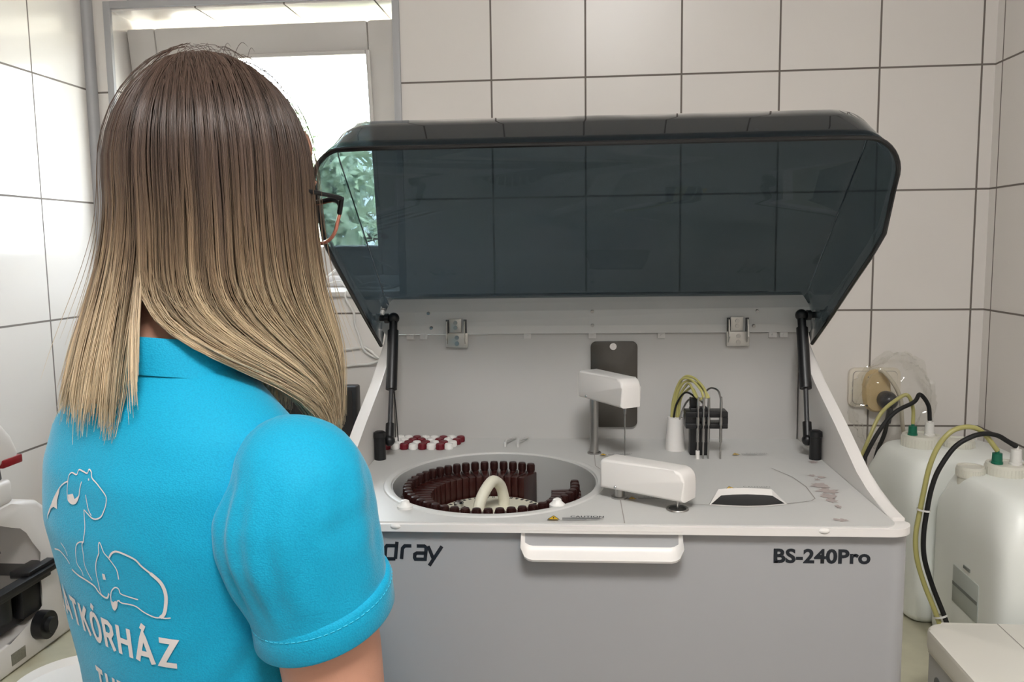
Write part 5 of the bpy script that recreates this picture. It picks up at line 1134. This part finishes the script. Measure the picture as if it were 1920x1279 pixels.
for k in range(NS):
    r = rng.random()
    th = rng.uniform(10, 350)
    if 345 > th > 292 and r < 0.45: th = rng.uniform(30, 230)
    li = math.floor(th / 2.3 + 1.5 * noise.noise(Vector((th * 0.13, 3.3, 0)))); ln = noise.noise(Vector((li * 7.31, 1.7, 0.5))); ln2 = noise.noise(Vector((li * 3.17, 9.7, 4.5)))
    thc = th + 1.1 * noise.noise(Vector((th * 0.31, 8.1, 2.0))) + 0.5 * noise.noise(Vector((th * 0.9, 1.1, 2.0)))
    dep = 0.02 + 0.15 * rng.random() ** 1.5 - 0.012 * ln
    L_end = ZB + 0.018 * rng.normal() * 0.6 + 0.02 * ln2
    if 166 <= th < 290: L_end = -0.176 - 0.026 * sm((222 - th) / 40) + 0.012 * rng.normal() + 0.022 * ln2
    base = (max(0.5, 1 + 0.42 * ln + 0.15 * rng.normal()), 1.1 * ln2 + 0.4 * rng.normal() * 0.4)
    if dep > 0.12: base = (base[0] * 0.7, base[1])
    pts = strand(thc, rng.random(), dep, L_end, rng.random())
    wob = 0.0016 * rng.normal(size=3)
    for i in range(9, len(pts)):
        q = (i - 9) / 15
        for a in range(3): pts[i][a] += wob[a] * q
        pts[i][0] += 0.0025 * noise.noise(Vector((li * 2.3, q * 2.5, 1))) ; pts[i][1] += 0.0025 * noise.noise(Vector((li * 2.3, q * 2.5, 5)))
    add_strand(pts, rng.uniform(0.00042, 0.00075), base, rng.random())
# loose locks lying on the collar between the two masses, and fly-away hairs
for (th, L_end, sway, nn, sp) in ((172, -0.20, -0.006, 160, 7), (167, -0.175, 0.022, 90, 3), (169, -0.19, 0.03, 30, 3)):
    for k in range(nn):
        pts = strand(th + rng.normal() * sp * 0.5, rng.random(), 0.10 + 0.03 * rng.random(), L_end + 0.008 * rng.normal(), 0)
        for i in range(9, len(pts)):
            q = (i - 9) / 15; pts[i][0] += sway * q * q
        add_strand(pts, 0.0005, (1.15 + 0.2 * rng.normal(), 0.3), rng.random())
for k in range(70):
    th = rng.uniform(20, 340); pts = strand(th, rng.random(), -0.015 - 0.03 * rng.random(), ZB + 0.07 + 0.02 * rng.normal(), 0)
    off = rng.normal(size=3) * 0.012
    for i in range(len(pts)):
        for a in range(3): pts[i][a] += off[a] * (i / len(pts)) ** 1.5
    add_strand(pts, 0.00028, (1.3, 0.2), rng.random())
for k in range(16):    # short frizz above the parting
    x, y = rng.normal() * 0.02, rng.uniform(-0.02, 0.08); z = RZ_ * math.sqrt(max(0.05, 1 - (x / RX_) ** 2 - (y / RY_) ** 2)) - 0.004
    a = rng.uniform(0, 6.28); pts = [[x + math.cos(a) * 0.03 * q, y + math.sin(a) * 0.03 * q, z + 0.014 * math.sin(PI * q * 0.8)] for q in np.linspace(0, 1, 12)]
    P0 = len(verts); add_strand(pts, 0.00025, (1.2, 0.0), 0)
# undercoat
ub = len(verts); NTH = 120
for i in range(NTH):
    th = 20 + 322 * i / (NTH - 1); pts = np.array(strand(th, 0.55, 0.13, ZB + 0.035, 0.3)) + HOFF
    for j in range(9, len(pts)):
        v = Vector(pts[j]); h = bvh.find_nearest(v)
        if v.z < 1.46 and h[0] is not None and (v - h[0]).dot(h[1]) < 0.003: pts[j] = np.array(h[0] + h[1] * 0.003)
    for q in pts:
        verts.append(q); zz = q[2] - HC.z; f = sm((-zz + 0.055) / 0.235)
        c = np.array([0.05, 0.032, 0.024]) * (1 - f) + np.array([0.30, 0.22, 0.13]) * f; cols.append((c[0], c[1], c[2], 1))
m = 24
for i in range(NTH - 1):
    th = 20 + 322 * i / (NTH - 1)
    for j in range(m - 1):
        if abs(th - 166) < 3.2 and j > 10: continue
        if abs(th - 290) < 3.2 and j > 10: continue
        faces.append((ub + i * m + j, ub + (i + 1) * m + j, ub + (i + 1) * m + j + 1, ub + i * m + j + 1))
me = bpy.data.meshes.new('hair')
V_ = np.array(verts, dtype=np.float32); F_ = np.array(faces, dtype=np.int32)
me.vertices.add(len(V_)); me.vertices.foreach_set('co', V_.ravel())
me.loops.add(F_.size); me.loops.foreach_set('vertex_index', F_.ravel())
me.polygons.add(len(F_)); me.polygons.foreach_set('loop_start', np.arange(0, F_.size, 4, dtype=np.int32)); me.polygons.foreach_set('loop_total', np.full(len(F_), 4, dtype=np.int32))
me.update(); me.validate()
ca = me.color_attributes.new('tone', 'FLOAT_COLOR', 'POINT'); ca.data.foreach_set('color', np.array(cols, dtype=np.float32).ravel())
hair = obj('hair', me, hm, pe, True, 180)

# ------------------------------------------------------------------ light
wd = bpy.data.worlds.new('world'); sc.world = wd; wd.use_nodes = True
nt = wd.node_tree; N = nt.nodes; L = nt.links; bg = N['Background']
tc = N.new('ShaderNodeTexCoord'); sp = N.new('ShaderNodeSeparateXYZ'); L.new(tc.outputs['Generated'], sp.inputs[0])
rp = N.new('ShaderNodeValToRGB'); rp.color_ramp.elements[0].position = 0.45; rp.color_ramp.elements[0].color = (0.9, 0.95, 1, 1); rp.color_ramp.elements[1].position = 1; rp.color_ramp.elements[1].color = (0.62, 0.78, 1, 1)
L.new(sp.outputs[2], rp.inputs[0]); L.new(rp.outputs[0], bg.inputs[0]); bg.inputs[1].default_value = 16.0
sun = bpy.data.lights.new('sun', 'SUN'); sun.energy = 48; sun.angle = R2D(3); sun.color = (1, 0.97, 0.9)
so_ = bpy.data.objects.new('sun', sun); COL.objects.link(so_); so_.rotation_euler = Vector((0.35, 1.0, -1.25)).to_track_quat('-Z', 'Y').to_euler()
sc.view_settings.view_transform = 'Standard'; sc.view_settings.look = 'None'; sc.view_settings.exposure = 0.12; sc.view_settings.gamma = 1; sc.view_settings.use_curve_mapping = False
